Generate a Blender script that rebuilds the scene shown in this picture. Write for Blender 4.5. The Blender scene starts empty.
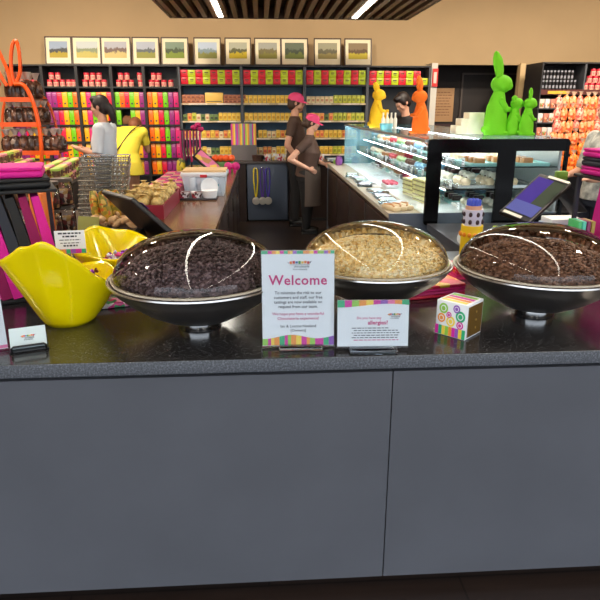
import bpy, bmesh, math, random
import numpy as np
from mathutils import Vector, Matrix, Euler, noise
random.seed(7)
C = bpy.context.scene.collection
PI = math.pi
sc = bpy.context.scene

# ------------------------------------------------------------------ camera
H, FPX = 1.65, 600.0
PITCH = math.atan(192 / FPX)
YAW = math.atan(40 * math.cos(PITCH) / FPX)
F = Vector((math.sin(YAW) * math.cos(PITCH), math.cos(YAW) * math.cos(PITCH), -math.sin(PITCH)))
R = Vector((math.cos(YAW), -math.sin(YAW), 0)); U = R.cross(F)
cam = bpy.data.cameras.new('camera'); camo = bpy.data.objects.new('camera', cam); C.objects.link(camo)
cam.sensor_width = 36; cam.lens = 36; cam.clip_start = .05; cam.clip_end = 200
camo.matrix_world = Matrix(((R.x, U.x, -F.x, 0), (R.y, U.y, -F.y, 0), (R.z, U.z, -F.z, H), (0, 0, 0, 1)))
sc.camera = camo

def at(px, py, Y=None, Z=None, X=None):
    """measure where a sight line meets a real plane of the shop"""
    d = F + R * ((px - 300) / FPX) - U * ((py - 300) / FPX)
    if Y is not None: t = Y / d.y
    elif Z is not None: t = (Z - H) / d.z
    else: t = X / d.x
    return Vector((0, 0, H)) + d * t

# ------------------------------------------------------------------ materials
def lin(c):
    return tuple(((v / 255) / 12.92 if v / 255 <= .04045 else ((v / 255 + .055) / 1.055) ** 2.4) for v in c)
MATS = {}
def mat(name, rgb, rough=.5, metal=0, var=0, scale=8, bump=0, bscale=60, emit=0, spec=.5, coat=0, rgb2=None, stretch=None, trans=0, alpha=1):
    if name in MATS: return MATS[name]
    m = bpy.data.materials.new(name); m.use_nodes = True; nt = m.node_tree
    b = nt.nodes['Principled BSDF']; col = lin(rgb) + (1,)
    b.inputs['Base Color'].default_value = col; b.inputs['Roughness'].default_value = rough
    b.inputs['Metallic'].default_value = metal; b.inputs['Specular IOR Level'].default_value = spec
    b.inputs['Coat Weight'].default_value = coat; b.inputs['Coat Roughness'].default_value = .08
    b.inputs['Transmission Weight'].default_value = trans
    b.inputs['Alpha'].default_value = alpha
    if emit:
        b.inputs['Emission Color'].default_value = col; b.inputs['Emission Strength'].default_value = emit
    tc = None
    if var or bump:
        tc = nt.nodes.new('ShaderNodeTexCoord'); mp = nt.nodes.new('ShaderNodeMapping')
        nt.links.new(tc.outputs['Object'], mp.inputs[0])
        if stretch: mp.inputs['Scale'].default_value = stretch
    if var:
        n = nt.nodes.new('ShaderNodeTexNoise'); n.inputs['Scale'].default_value = scale; n.inputs['Detail'].default_value = 5
        nt.links.new(mp.outputs[0], n.inputs['Vector'])
        r = nt.nodes.new('ShaderNodeValToRGB'); r.color_ramp.elements[0].position = .35; r.color_ramp.elements[1].position = .65
        c2 = lin(rgb2) if rgb2 else tuple(min(1, v * (1 + var)) for v in col[:3])
        c1 = col[:3] if rgb2 else tuple(v * (1 - var) for v in col[:3])
        r.color_ramp.elements[0].color = c1 + (1,); r.color_ramp.elements[1].color = c2 + (1,)
        nt.links.new(n.outputs['Fac'], r.inputs[0]); nt.links.new(r.outputs[0], b.inputs['Base Color'])
    if bump:
        n2 = nt.nodes.new('ShaderNodeTexNoise'); n2.inputs['Scale'].default_value = bscale; n2.inputs['Detail'].default_value = 3
        nt.links.new(mp.outputs[0], n2.inputs['Vector'])
        bp = nt.nodes.new('ShaderNodeBump'); bp.inputs['Strength'].default_value = bump; bp.inputs['Distance'].default_value = .01
        nt.links.new(n2.outputs['Fac'], bp.inputs['Height']); nt.links.new(bp.outputs[0], b.inputs['Normal'])
    MATS[name] = m; return m

def glass(name, tint=(1, 1, 1), refl=1.0, rough=.02, ior=1.45):
    """thin clear sheet: reflects by Fresnel, lets the rest straight through"""
    if name in MATS: return MATS[name]
    m = bpy.data.materials.new(name); m.use_nodes = True; nt = m.node_tree; nt.nodes.clear()
    o = nt.nodes.new('ShaderNodeOutputMaterial'); mx = nt.nodes.new('ShaderNodeMixShader')
    t = nt.nodes.new('ShaderNodeBsdfTransparent'); t.inputs[0].default_value = tuple(tint) + (1,)
    g = nt.nodes.new('ShaderNodeBsdfGlossy'); g.inputs['Roughness'].default_value = rough
    fr = nt.nodes.new('ShaderNodeFresnel'); fr.inputs['IOR'].default_value = ior
    mu = nt.nodes.new('ShaderNodeMath'); mu.operation = 'MULTIPLY'; mu.inputs[1].default_value = refl; mu.use_clamp = True
    nt.links.new(fr.outputs[0], mu.inputs[0]); nt.links.new(mu.outputs[0], mx.inputs[0])
    nt.links.new(t.outputs[0], mx.inputs[1]); nt.links.new(g.outputs[0], mx.inputs[2]); nt.links.new(mx.outputs[0], o.inputs[0])
    MATS[name] = m; return m

def mottled(name, cols, scale=40, rough=.4, coords='Object', vor=True):
    """patches of several colours (printed paper, wrapped sweets)"""
    if name in MATS: return MATS[name]
    m = bpy.data.materials.new(name); m.use_nodes = True; nt = m.node_tree; b = nt.nodes['Principled BSDF']
    b.inputs['Roughness'].default_value = rough
    tc = nt.nodes.new('ShaderNodeTexCoord')
    v = nt.nodes.new('ShaderNodeTexVoronoi'); v.inputs['Scale'].default_value = scale
    nt.links.new(tc.outputs[coords], v.inputs['Vector'])
    s = nt.nodes.new('ShaderNodeSeparateColor'); nt.links.new(v.outputs['Color'], s.inputs[0])
    r = nt.nodes.new('ShaderNodeValToRGB'); r.color_ramp.interpolation = 'CONSTANT'
    while len(r.color_ramp.elements) < len(cols): r.color_ramp.elements.new(.5)
    for i, c in enumerate(cols):
        r.color_ramp.elements[i].position = i / len(cols); r.color_ramp.elements[i].color = lin(c) + (1,)
    nt.links.new(s.outputs[0], r.inputs[0]); nt.links.new(r.outputs[0], b.inputs['Base Color'])
    MATS[name] = m; return m

def granite():
    m = bpy.data.materials.new('dark granite'); m.use_nodes = True; nt = m.node_tree; b = nt.nodes['Principled BSDF']
    tc = nt.nodes.new('ShaderNodeTexCoord')
    n = nt.nodes.new('ShaderNodeTexNoise'); n.inputs['Scale'].default_value = 160; n.inputs['Detail'].default_value = 6; n.inputs['Roughness'].default_value = .75
    r = nt.nodes.new('ShaderNodeValToRGB')
    for p, c in ((.36, (34, 32, 32)), (.52, (46, 44, 45)), (.7, (92, 92, 96))):
        e = r.color_ramp.elements.new(p); e.color = lin(c) + (1,)
    r.color_ramp.elements.remove(r.color_ramp.elements[0]); r.color_ramp.elements.remove(r.color_ramp.elements[-1])
    nt.links.new(tc.outputs['Object'], n.inputs['Vector']); nt.links.new(n.outputs['Fac'], r.inputs[0]); nt.links.new(r.outputs[0], b.inputs['Base Color'])
    n2 = nt.nodes.new('ShaderNodeTexNoise'); n2.inputs['Scale'].default_value = 9
    r2 = nt.nodes.new('ShaderNodeMapRange'); r2.inputs[3].default_value = .1; r2.inputs[4].default_value = .22
    nt.links.new(tc.outputs['Object'], n2.inputs['Vector']); nt.links.new(n2.outputs['Fac'], r2.inputs[0]); nt.links.new(r2.outputs[0], b.inputs['Roughness'])
    return m

def planks(name, c1, c2, width, rough=.35):
    m = bpy.data.materials.new(name); m.use_nodes = True; nt = m.node_tree; b = nt.nodes['Principled BSDF']; b.inputs['Roughness'].default_value = rough
    tc = nt.nodes.new('ShaderNodeTexCoord'); br = nt.nodes.new('ShaderNodeTexBrick')
    br.inputs['Color1'].default_value = lin(c1) + (1,); br.inputs['Color2'].default_value = lin(c2) + (1,)
    br.inputs['Mortar'].default_value = lin(tuple(v * .5 for v in c1)) + (1,); br.inputs['Scale'].default_value = 1
    br.inputs['Brick Width'].default_value = 1.4; br.inputs['Row Height'].default_value = width; br.inputs['Mortar Size'].default_value = .004
    nz = nt.nodes.new('ShaderNodeTexNoise'); mp = nt.nodes.new('ShaderNodeMapping'); mp.inputs['Scale'].default_value = (2, 30, 2); nz.inputs['Scale'].default_value = 2; nz.inputs['Detail'].default_value = 6
    nt.links.new(tc.outputs['Object'], br.inputs['Vector']); nt.links.new(tc.outputs['Object'], mp.inputs[0]); nt.links.new(mp.outputs[0], nz.inputs['Vector'])
    mx = nt.nodes.new('ShaderNodeMix'); mx.data_type = 'RGBA'; mx.blend_type = 'MULTIPLY'; mx.inputs[0].default_value = .5
    nt.links.new(br.outputs['Color'], mx.inputs[6]); nt.links.new(nz.outputs['Fac'], mx.inputs[7]); nt.links.new(mx.outputs[2], b.inputs['Base Color'])
    return m

def landscape(name, seed, sky, far, near):
    """a watercolour of sky, a tree line and a field, in the picture's own coordinates"""
    m = bpy.data.materials.new(name); m.use_nodes = True; nt = m.node_tree; b = nt.nodes['Principled BSDF']; b.inputs['Roughness'].default_value = .6
    tc = nt.nodes.new('ShaderNodeTexCoord'); sep = nt.nodes.new('ShaderNodeSeparateXYZ'); nt.links.new(tc.outputs['Generated'], sep.inputs[0])
    mp = nt.nodes.new('ShaderNodeMapping'); mp.inputs['Location'].default_value = (seed * 3.7, seed, seed * 2.1); mp.inputs['Scale'].default_value = (3.0, 1, 1.5)
    nt.links.new(tc.outputs['Generated'], mp.inputs[0])
    n = nt.nodes.new('ShaderNodeTexNoise'); n.inputs['Scale'].default_value = 2.2; n.inputs['Detail'].default_value = 6; nt.links.new(mp.outputs[0], n.inputs['Vector'])
    ma = nt.nodes.new('ShaderNodeMath'); ma.operation = 'MULTIPLY_ADD'; ma.inputs[1].default_value = .55
    nt.links.new(n.outputs['Fac'], ma.inputs[0]); nt.links.new(sep.outputs['Z'], ma.inputs[2])
    r = nt.nodes.new('ShaderNodeValToRGB'); r.color_ramp.elements[0].color = lin(near) + (1,); r.color_ramp.elements[0].position = .4
    r.color_ramp.elements[1].color = lin(sky) + (1,); r.color_ramp.elements[1].position = 1.0
    for p, c in ((.58, near), (.66, far), (.82, far), (.9, sky)):
        e = r.color_ramp.elements.new(p); e.color = lin(c) + (1,)
    nt.links.new(ma.outputs[0], r.inputs[0]); nt.links.new(r.outputs[0], b.inputs['Base Color'])
    return m

# ------------------------------------------------------------------ mesh builder
class MB:
    def __init__(s): s.v = []; s.f = []; s.mi = []; s.sm = []
    def add(s, vs, fs, m=0, smooth=False, M=None):
        o = len(s.v)
        for p in vs:
            p = Vector(p); s.v.append(tuple(M @ p if M is not None else p))
        for f in fs: s.f.append(tuple(i + o for i in f)); s.mi.append(m); s.sm.append(smooth)
        return s
    def box(s, x0, x1, y0, y1, z0, z1, m=0, M=None):
        v = [(x0, y0, z0), (x1, y0, z0), (x1, y1, z0), (x0, y1, z0), (x0, y0, z1), (x1, y0, z1), (x1, y1, z1), (x0, y1, z1)]
        return s.add(v, [(0, 3, 2, 1), (4, 5, 6, 7), (0, 1, 5, 4), (1, 2, 6, 5), (2, 3, 7, 6), (3, 0, 4, 7)], m, False, M)
    def rbox(s, x0, x1, y0, y1, z0, z1, r=.01, m=0, seg=2, M=None):
        bm = bmesh.new(); bmesh.ops.create_cube(bm, size=1)
        for v in bm.verts: v.co = Vector(((x0 + x1) / 2 + v.co.x * (x1 - x0), (y0 + y1) / 2 + v.co.y * (y1 - y0), (z0 + z1) / 2 + v.co.z * (z1 - z0)))
        bmesh.ops.bevel(bm, geom=bm.edges[:], offset=min(r, .49 * min(x1 - x0, y1 - y0, z1 - z0)), segments=seg, affect='EDGES', profile=.5)
        return s.bm(bm, m, True, M)
    def bm(s, bm, m=0, smooth=True, M=None):
        bm.verts.index_update()
        s.add([v.co.copy() for v in bm.verts], [[v.index for v in f.verts] for f in bm.faces], m, smooth, M); bm.free(); return s
    def lathe(s, prof, n=32, m=0, M=None, cap=False, smooth=True):
        vs = []; fs = []
        for r, z in prof:
            for i in range(n): a = 2 * PI * i / n; vs.append((r * math.cos(a), r * math.sin(a), z))
        for j in range(len(prof) - 1):
            for i in range(n): k = (i + 1) % n; fs.append((j * n + i, j * n + k, (j + 1) * n + k, (j + 1) * n + i))
        if cap:
            fs.append(tuple(reversed(range(n)))); fs.append(tuple(range((len(prof) - 1) * n, len(prof) * n)))
        return s.add(vs, fs, m, smooth, M)
    def cyl(s, p, q, r0, r1=None, n=12, m=0):
        r1 = r0 if r1 is None else r1; p = Vector(p); q = Vector(q); d = q - p
        M = Matrix.Translation(p) @ d.to_track_quat('Z', 'Y').to_matrix().to_4x4()
        return s.lathe([(r0, 0), (r1, d.length)], n, m, M, cap=True)
    def tube(s, pts, r, n=8, m=0, closed=False):
        pts = [Vector(p) for p in pts]; k = len(pts); rs = r if isinstance(r, (list, tuple)) else [r] * k
        vs = []; fs = []; up = None
        for i, p in enumerate(pts):
            a = pts[i - 1] if (i or closed) else p; b = pts[(i + 1) % k] if (i < k - 1 or closed) else p
            t = (b - a).normalized()
            if up is None:
                up = t.orthogonal().normalized()
            up = (up - t * up.dot(t)).normalized(); w = t.cross(up)
            for j in range(n): an = 2 * PI * j / n; vs.append(p + (up * math.cos(an) + w * math.sin(an)) * rs[i])
        for i in range(k if closed else k - 1):
            i2 = (i + 1) % k
            for j in range(n): j2 = (j + 1) % n; fs.append((i * n + j, i * n + j2, i2 * n + j2, i2 * n + j))
        if not closed: fs.append(tuple(reversed(range(n)))); fs.append(tuple(range((k - 1) * n, k * n)))
        return s.add(vs, fs, m, True)
    def ell(s, c, r, m=0, n=12, M=None):
        if not hasattr(r, '__len__'): r = (r, r, r)
        bm = bmesh.new(); bmesh.ops.create_uvsphere(bm, u_segments=n, v_segments=max(6, n * 2 // 3), radius=1)
        T = Matrix.Translation(Vector(c)) @ (M or Matrix()) @ Matrix.Diagonal((r[0], r[1], r[2], 1))
        return s.bm(bm, m, True, T)
    def prism(s, poly, y0, y1, m=0, M=None):
        """outline in x,z pushed from y0 to y1"""
        n = len(poly); v = [(x, y0, z) for x, z in poly] + [(x, y1, z) for x, z in poly]
        f = [tuple(range(n)), tuple(reversed(range(n, 2 * n)))] + [(i, i + n, (i + 1) % n + n, (i + 1) % n) for i in range(n)]
        return s.add(v, f, m, False, M)
    def mesh(s, name, mats):
        me = bpy.data.meshes.new(name); me.from_pydata(s.v, [], s.f)
        for m in (mats if isinstance(mats, (list, tuple)) else [mats]): me.materials.append(m)
        me.polygons.foreach_set('material_index', s.mi); me.polygons.foreach_set('use_smooth', s.sm)
        bm = bmesh.new(); bm.from_mesh(me); bmesh.ops.recalc_face_normals(bm, faces=bm.faces); bm.to_mesh(me); bm.free()
        me.update(); return me
    def build(s, name, mats, parent=None, loc=None, rot=None):
        o = bpy.data.objects.new(name, s.mesh(name, mats)); C.objects.link(o)
        if parent is not None: o.parent = parent
        if loc is not None: o.location = loc
        if rot is not None: o.rotation_euler = rot
        if any(s.sm):
            o.data.set_sharp_from_angle(angle=.7)
        return o

LABELS = {}
def tag(o, label=None, cat=None, group=None, kind=None):
    if label:
        o['label'] = label
        n = len(label.split())
        if not 4 <= n <= 16: print('LABEL LENGTH', n, label)
        if label in LABELS and LABELS[label] != group: print('DUP LABEL', label)
        if label in LABELS and group is None: print('DUP LABEL', label)
        LABELS[label] = group
    if cat: o['category'] = cat
    if group: o['group'] = group
    elif 'group' in o: del o['group']
    if kind: o['kind'] = kind
    return o
def thing(name, label, cat, loc=(0, 0, 0), rotz=0, group=None):
    o = bpy.data.objects.new(name, None); C.objects.link(o); o.empty_display_size = .05
    o.location = loc; o.rotation_euler = (0, 0, rotz)
    return tag(o, label, cat, group)
def dup(src, loc, rot=None, label=None, group=None, scale=None):
    c = src.copy(); C.objects.link(c); c.location = loc
    if rot is not None: c.rotation_euler = rot if hasattr(rot, '__len__') else (0, 0, rot)
    if scale: c.scale = (scale,) * 3 if not hasattr(scale, '__len__') else scale
    for ch in list(src.children):
        d = ch.copy(); C.objects.link(d); d.parent = c
        for g in ch.children:
            e = g.copy(); C.objects.link(e); e.parent = d
    tag(c, label, None, group)
    return c
class Stock:
    """first call places the prototype itself, later calls copy it"""
    def __init__(s, o, cat): s.o = o; s.first = True; o['category'] = cat
    def put(s, loc, rot=None, label=None, group=None, scale=None):
        if s.first:
            s.first = False; s.o.location = loc
            if rot is not None: s.o.rotation_euler = rot if hasattr(rot, '__len__') else (0, 0, rot)
            if scale: s.o.scale = (scale,) * 3 if not hasattr(scale, '__len__') else scale
            return tag(s.o, label, None, group)
        return dup(s.o, loc, rot, label, group, scale)
def struct(name, mb, mats): return tag(mb.build(name, mats), kind='structure')
def text_mesh(txt, size, depth=.0004, align='CENTER', bold=0, spacing=1):
    cu = bpy.data.curves.new('t', 'FONT'); cu.body = txt; cu.size = size; cu.align_x = align; cu.extrude = depth; cu.offset = bold; cu.space_character = spacing; cu.resolution_u = 2
    o = bpy.data.objects.new('t', cu); C.objects.link(o)
    dg = bpy.context.evaluated_depsgraph_get(); me = bpy.data.meshes.new_from_object(o.evaluated_get(dg))
    vs = [v.co.copy() for v in me.vertices]; fs = [tuple(p.vertices) for p in me.polygons]
    bpy.data.objects.remove(o); bpy.data.curves.remove(cu); bpy.data.meshes.remove(me)
    return vs, fs
def add_text(mb, txt, size, x, z, m, y=-.0012, **k):
    vs, fs = text_mesh(txt, size, **k)
    mb.add([(x + v.x, y - v.z, z + v.y) for v in vs], fs, m)
ORD = ['first', 'second', 'third', 'fourth', 'fifth', 'sixth', 'seventh', 'eighth', 'ninth', 'tenth', 'eleventh', 'twelfth', 'thirteenth', 'fourteenth', 'fifteenth', 'sixteenth']

# common colours
black = mat('black plastic', (16, 16, 18), .35); blackm = mat('black matt', (18, 17, 18), .6)
white = mat('white paper', (238, 240, 244), .5); whitep = mat('white plastic', (226, 230, 236), .35)
chrome = mat('chrome', (215, 215, 220), .12, 1); grey = mat('grey laminate', (85, 86, 92), .45, var=.06, scale=3)
magenta = mat('magenta felt', (228, 22, 150), .7, bump=.3, bscale=200); navy = mat('charcoal felt', (44, 46, 56), .7)
yellow = mat('yellow gloss', (255, 228, 0), .15, coat=.5)
acrylic = glass('clear acrylic', (.97, .98, .98), 1.0, .02, 1.4)
pane = glass('case glass', (.97, .995, .99), .22, .01, 1.4); cello = glass('cellophane', (.95, .95, .95), 1.6, .12, 1.5)
P_ = dict(purple=(158, 44, 128), red=(232, 28, 66), yellow=(252, 184, 18), lime=(122, 204, 14), orange=(252, 112, 18), magenta=(226, 40, 120))
COL = {k: mat('printed ' + k, v, .35) for k, v in P_.items()}
pink = mat('pink', (236, 60, 130), .6); dkbrown = mat('dark brown laminate', (44, 30, 25), .4, var=.15, scale=4)
skin = mat('skin', (214, 160, 134), .5); kraft = mat('kraft paper', (178, 132, 88), .7, var=.12, scale=20)
gold = mat('gold foil', (206, 166, 86), .35, .5); choc = mat('milk chocolate', (92, 52, 32), .35); dkchoc = mat('dark chocolate', (52, 30, 24), .35)
cream = mat('cream card', (240, 232, 204), .5)

# ------------------------------------------------------------------ setting
WY = 9.98
struct('floor', MB().box(-6.5, 8, -3, 13, -.05, 0), planks('dark floor boards', (62, 48, 42), (50, 39, 35), .16, .32))
wallm = mat('tan wall paint', (178, 151, 114), .8, var=.03, scale=1.5)
struct('ceiling', MB().box(-6.5, 8, -3, 13, 3.5, 3.6), mat('ceiling paint', (196, 172, 134), .9))
struct('wall_back', MB().box(-6.5, 2.66, WY, WY + .1, 0, 3.5).box(2.66, 4.14, WY, WY + .1, 2.30, 3.5).box(4.14, 8, WY, WY + .1, 0, 3.5), wallm)
struct('wall_left', MB().box(-6.6, -6.5, -3, 13, 0, 3.5), wallm)
struct('wall_right', MB().box(8, 8.1, -3, 13, 0, 3.5), wallm)
struct('wall_recess', MB().box(2.66, 5.4, 10.9, 11, 0, 2.6).box(2.6, 2.66, WY + .1, 11, 0, 2.6).box(5.4, 5.46, WY + .1, 11, 0, 2.6).box(2.6, 5.46, WY + .1, 11, 2.5, 2.6), mat('dark recess panel', (44, 33, 29), .6, var=.1))
struct('trim_pillar', MB().box(2.62, 2.715, 9.62, WY, 0, 2.30), mat('white gloss trim', (206, 200, 190), .4))
struct('trim_opening', MB().box(4.12, 4.2, 9.9, WY + .02, 0, 2.32), mat('beige trim', (214, 184, 136), .5))
df = MB().box(3.5, 3.53, 10.86, 10.9, 0, 2.2).box(4.5, 4.53, 10.86, 10.9, 0, 2.2).box(3.5, 4.53, 10.86, 10.9, 2.2, 2.23)
struct('door_1', df.box(3.53, 4.5, 10.88, 10.9, 0, 2.2, 1), [mat('door frame', (92, 78, 70), .4), mat('door leaf', (36, 27, 25), .5)])

# slatted timber ceiling raft with two light strips
raft = thing('ceiling_raft', 'dark timber slatted ceiling raft hanging over the shop floor', 'ceiling panel', (0, 0, 2.74))
wood = mat('walnut slat', (112, 80, 56), .5, var=.2, scale=6, stretch=(1, .1, 1))
mb = MB(); x = -1.08
while x < 1.9:
    mb.box(x, x + .055, -2.6, 8.4, 0, .09); x += .128
mb.build('slats', wood, raft)
MB().box(-1.1, 1.93, 8.4, 8.43, -.005, .13).box(-1.1, 1.93, -2.63, -2.6, -.005, .13).box(-1.12, -1.09, -2.63, 8.43, -.005, .13).box(1.91, 1.94, -2.63, 8.43, -.005, .13).build('edge_board', mat('raft edge', (86, 62, 44), .5), raft)
MB().box(-1.1, 1.93, -2.6, 8.4, .13, .145).build('backing_board', mat('raft backing', (40, 30, 25), .8), raft)
for xx in (-.9, 1.7):
    for yy in (0, 4, 8): MB().cyl((xx, yy, .145), (xx, yy, .755), .006).build('hanging_rod', black, raft)
ledm = mat('light strip glow', (255, 250, 236), .5, emit=22)
for i, xx in enumerate((-.47, 1.22)):
    t = thing('light_strip', ('left', 'right')[i] + ' long white light strip set between ceiling slats', 'light', (xx, 0, 2.735), 0, 'ceiling light strips')
    MB().box(-.033, .033, -2.5, 8.3, .012, .07).build('housing', whitep, t)
    MB().box(-.028, .028, -2.5, 8.3, 0, .012).build('diffuser', ledm, t)

# ------------------------------------------------------------------ front counter
fc = thing('front_counter', 'long dark grey counter across the front with granite top', 'counter', (0, 1.715, 0))
MB().box(-2.2, .405, .012, .03, .05, .852).build('front_panel', grey, fc)
MB().box(.409, 2.6, .012, .03, .05, .852).build('front_panel', grey, fc)
MB().box(-2.2, 2.6, .07, .09, 0, .05).build('kickboard', blackm, fc)
MB().box(-2.2, 2.6, .035, .9, .05, .866).build('carcass', mat('counter carcass', (40, 41, 46), .6), fc)
gr = granite(); gh = gr.copy(); gh.name = 'daylit edge granite'
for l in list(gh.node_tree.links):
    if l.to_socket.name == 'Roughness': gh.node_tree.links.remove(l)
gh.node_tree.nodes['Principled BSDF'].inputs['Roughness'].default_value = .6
for e, c in zip([n for n in gh.node_tree.nodes if n.type == 'VALTORGB'][0].color_ramp.elements, ((62, 64, 68), (86, 88, 94), (142, 146, 154))): e.color = lin(c) + (1,)  # front edge copy of the granite, its colours lightened to paint in daylight
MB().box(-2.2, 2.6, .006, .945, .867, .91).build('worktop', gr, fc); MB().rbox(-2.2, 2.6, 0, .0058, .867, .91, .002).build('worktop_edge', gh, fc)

# return counter on the left, brown top
lc = thing('return_counter', 'brown topped service counter running back along the left of the aisle', 'counter', (-.3, 2.665, 0))
MB().box(-.68, 0, 0, 5.75, .875, .91).build('worktop', mat('brown laminate top', (120, 84, 56), .18, var=.08, scale=2), lc)
MB().box(-.66, -.03, .01, 5.73, .1, .874).build('carcass', dkbrown, lc)
MB().box(-.6, -.08, .01, 5.7, 0, .1).build('kickboard', blackm, lc)
for k in range(6):
    d = MB().rbox(-.03, -.012, .06 + k * .94, .06 + k * .94 + .9, .14, .85, .004).build('door', mat('brown cupboard door', (52, 37, 30), .3), lc)
    MB().cyl((-.0, .8 + k * .94, .62), (-.0, .8 + k * .94, .76), .006).cyl((-.012, .8 + k * .94, .63), (0, .8 + k * .94, .63), .005).cyl((-.012, .8 + k * .94, .75), (0, .8 + k * .94, .75), .005).build('handle', chrome, d)

# right service bench with pale top
rc = thing('service_bench', 'pale topped service bench beside the glass chocolate case', 'counter', (.88, 4.1, 0))
MB().box(0, 1.19, 0, 4, .915, .95).build('worktop', mat('cream laminate', (206, 196, 176), .25), rc)
MB().box(.02, 1.17, .02, 3.96, .08, .914).build('carcass', mat('bench carcass brown', (48, 33, 29), .4), rc)
MB().box(-.005, 1.19, -.03, -.002, .0, .955).build('end_panel', mat('blue grey end panel', (92, 101, 116), .4), rc)
for k in range(4): MB().rbox(.004, .02, .05 + k * .98, .05 + k * .98 + .94, .14, .88, .003).build('door', dkbrown, rc)
MB().box(-.0, .03, 3.965, 4.0, 0, .914).build('corner_post', mat('steel post', (150, 156, 164), .35, .7), rc)
# return at right hand end
rr = thing('side_counter', 'grey side counter behind the right hand chocolate bowl', 'counter', (1.12, 2.665, 0))
MB().box(0, 1.3, 0, 1.32, .86, .9).box(-.15, 0, 0, .5, .86, .9).build('worktop', mat('grey worktop', (70, 72, 78), .3), rr)
MB().box(.02, 1.28, .01, 1.31, 0, .859).box(-.13, .02, .01, .48, 0, .859).build('carcass', grey, rr)

# ------------------------------------------------------------------ steel bowls, domes, chocolate
RB = .30
steel = mat('brushed dark steel', (206, 203, 200), .28, 1, bump=.02, bscale=400)
def big_bowl(loc, label, dl, cl, cmats, seed, hm=.118, k_=1):
    t = thing('serving_bowl', label, 'bowl', loc, 0, 'steel chocolate bowls')
    out = [(.055, .036), (.075, .030), (.13, .045), (.19, .078), (.245, .118), (.285, .155), (RB, .178), (RB + .006, .181), (RB + .005, .186), (RB - .004, .184), (.28, .16), (.24, .125), (.18, .083), (.1, .052), (.001, .045)]
    MB().lathe([(.001, .036)] + out, 72).build('bowl_body', steel, t)
    MB().lathe([(.05, 0), (.074, 0), (.076, .004), (.072, .034), (.06, .036), (.05, .03), (.05, 0)], 48).build('foot', mat('polished foot', (200, 200, 200), .1, 1), t)
    # dome
    prof = []; Rd = .284; h = .145
    for i in range(0, 19):
        a = PI / 2 * i / 18; prof.append((Rd * math.cos(a) ** .92 + (0 if i < 18 else .0005), .012 + h * math.sin(a)))
    d = thing('dome_lid', dl, 'lid', (loc[0], loc[1], loc[2] + .182), 0, 'clear dome lids')
    MB().lathe([(Rd + .006, .004), (Rd + .006, .01), (Rd, .012)] + prof, 72).build('dome', acrylic, d)
    MB().lathe([(Rd - .004, .0045), (Rd + .008, .0045), (Rd + .008, .0105), (Rd - .004, .0105), (Rd - .004, .0045)], 72).build('rim', mat('acrylic rim', (196, 184, 164), .2, spec=.8), d)
    # mound of drops
    rng = random.Random(seed); bm = bmesh.new(); bmesh.ops.create_icosphere(bm, subdivisions=1, radius=1)
    bm.verts.index_update(); bv = np.array([v.co[:] for v in bm.verts]); bf = np.array([[v.index for v in f.verts] for f in bm.faces]); bm.free()
    V = []; n = 0; Fc = []; mi = []
    def hz(r): return .158 + hm * max(0, 1 - (r / (RB - .022)) ** 2) ** .55
    pts = []
    N = 2900
    for i in range(N):
        r = (RB - .022) * math.sqrt((i + .5) / N); a = i * 2.399963 + rng.uniform(-.1, .1); r = max(0, r + rng.uniform(-.004, .004)); r = min(r, RB - .022)
        x, y = r * math.cos(a), r * math.sin(a)
        z = hz(r) + noise.noise(Vector((x * 14 + seed, y * 14, 0))) * .006 + rng.uniform(-.004, .002)
        if z < .152: z = .152
        q = Euler((rng.uniform(-.4, .4), rng.uniform(-.4, .4), rng.uniform(0, 6.28))).to_matrix()
        s = rng.uniform(.85, 1.15)
        Mx = np.array(q) @ np.diag((.0076 * s, .0062 * s, .0048 * s))
        V.append(bv @ Mx.T + np.array((x, y, z))); Fc.append(bf + n); n += len(bv); mi += [rng.randrange(len(cmats))] * len(bf)
    core = MB(); core.lathe([(.001, .06), (.12, .066), (.2, .1), (.268, .15)] + [(.272 * (1 - k / 12) + .0005, hz(.272 * (1 - k / 12)) - .008) for k in range(13)], 40)
    V.append(np.array(core.v)); V = np.concatenate(V); faces = [tuple(map(int, f)) for f in np.concatenate(Fc)] + [tuple(i + n for i in f) for f in core.f]
    me = bpy.data.meshes.new('chocolate_drops'); me.from_pydata([tuple(map(float, p)) for p in V], [], faces)
    for m in cmats: me.materials.append(m)
    me.polygons.foreach_set('material_index', mi + [0] * len(core.f)); me.polygons.foreach_set('use_smooth', [True] * len(faces)); me.update()
    o = bpy.data.objects.new('chocolate_drops', me); C.objects.link(o); o.location = loc
    for q_ in (t, d, o): q_.scale = (k_,) * 3
    d.location.z = loc[2] + .182 * k_
    tag(o, cl, 'chocolate', 'chocolate drops in bowls', 'stuff')
big_bowl((-.228, 2.03, .91), 'steel bowl of dark chocolate left of the Welcome sign', 'clear dome over dark drops, left of the Welcome sign', 'heap of dark purplish chocolate drops under left dome',
         [mat('dark drop', (104, 82, 82), .35), mat('dark drop light', (130, 106, 106), .4), mat('dark drop deep', (68, 50, 50), .35)], 3, .138)
big_bowl((.428, 2.22, .91), 'steel bowl of white chocolate behind the two signs', 'clear dome over cream drops, middle of the three', 'heap of cream white chocolate drops under middle dome',
         [mat('white drop', (252, 228, 168), .35), mat('white drop light', (255, 240, 200), .4), mat('white drop deep', (244, 208, 138), .4)], 5, .118, .968)
big_bowl((1.012, 2.085, .91), 'steel bowl of milk chocolate beside the small patterned box', 'clear dome over brown drops, rightmost of the three', 'heap of brown milk chocolate drops under right dome',
         [mat('milk drop', (122, 84, 62), .35), mat('milk drop light', (146, 104, 80), .35), mat('milk drop deep', (90, 58, 42), .35)], 9)

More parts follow.
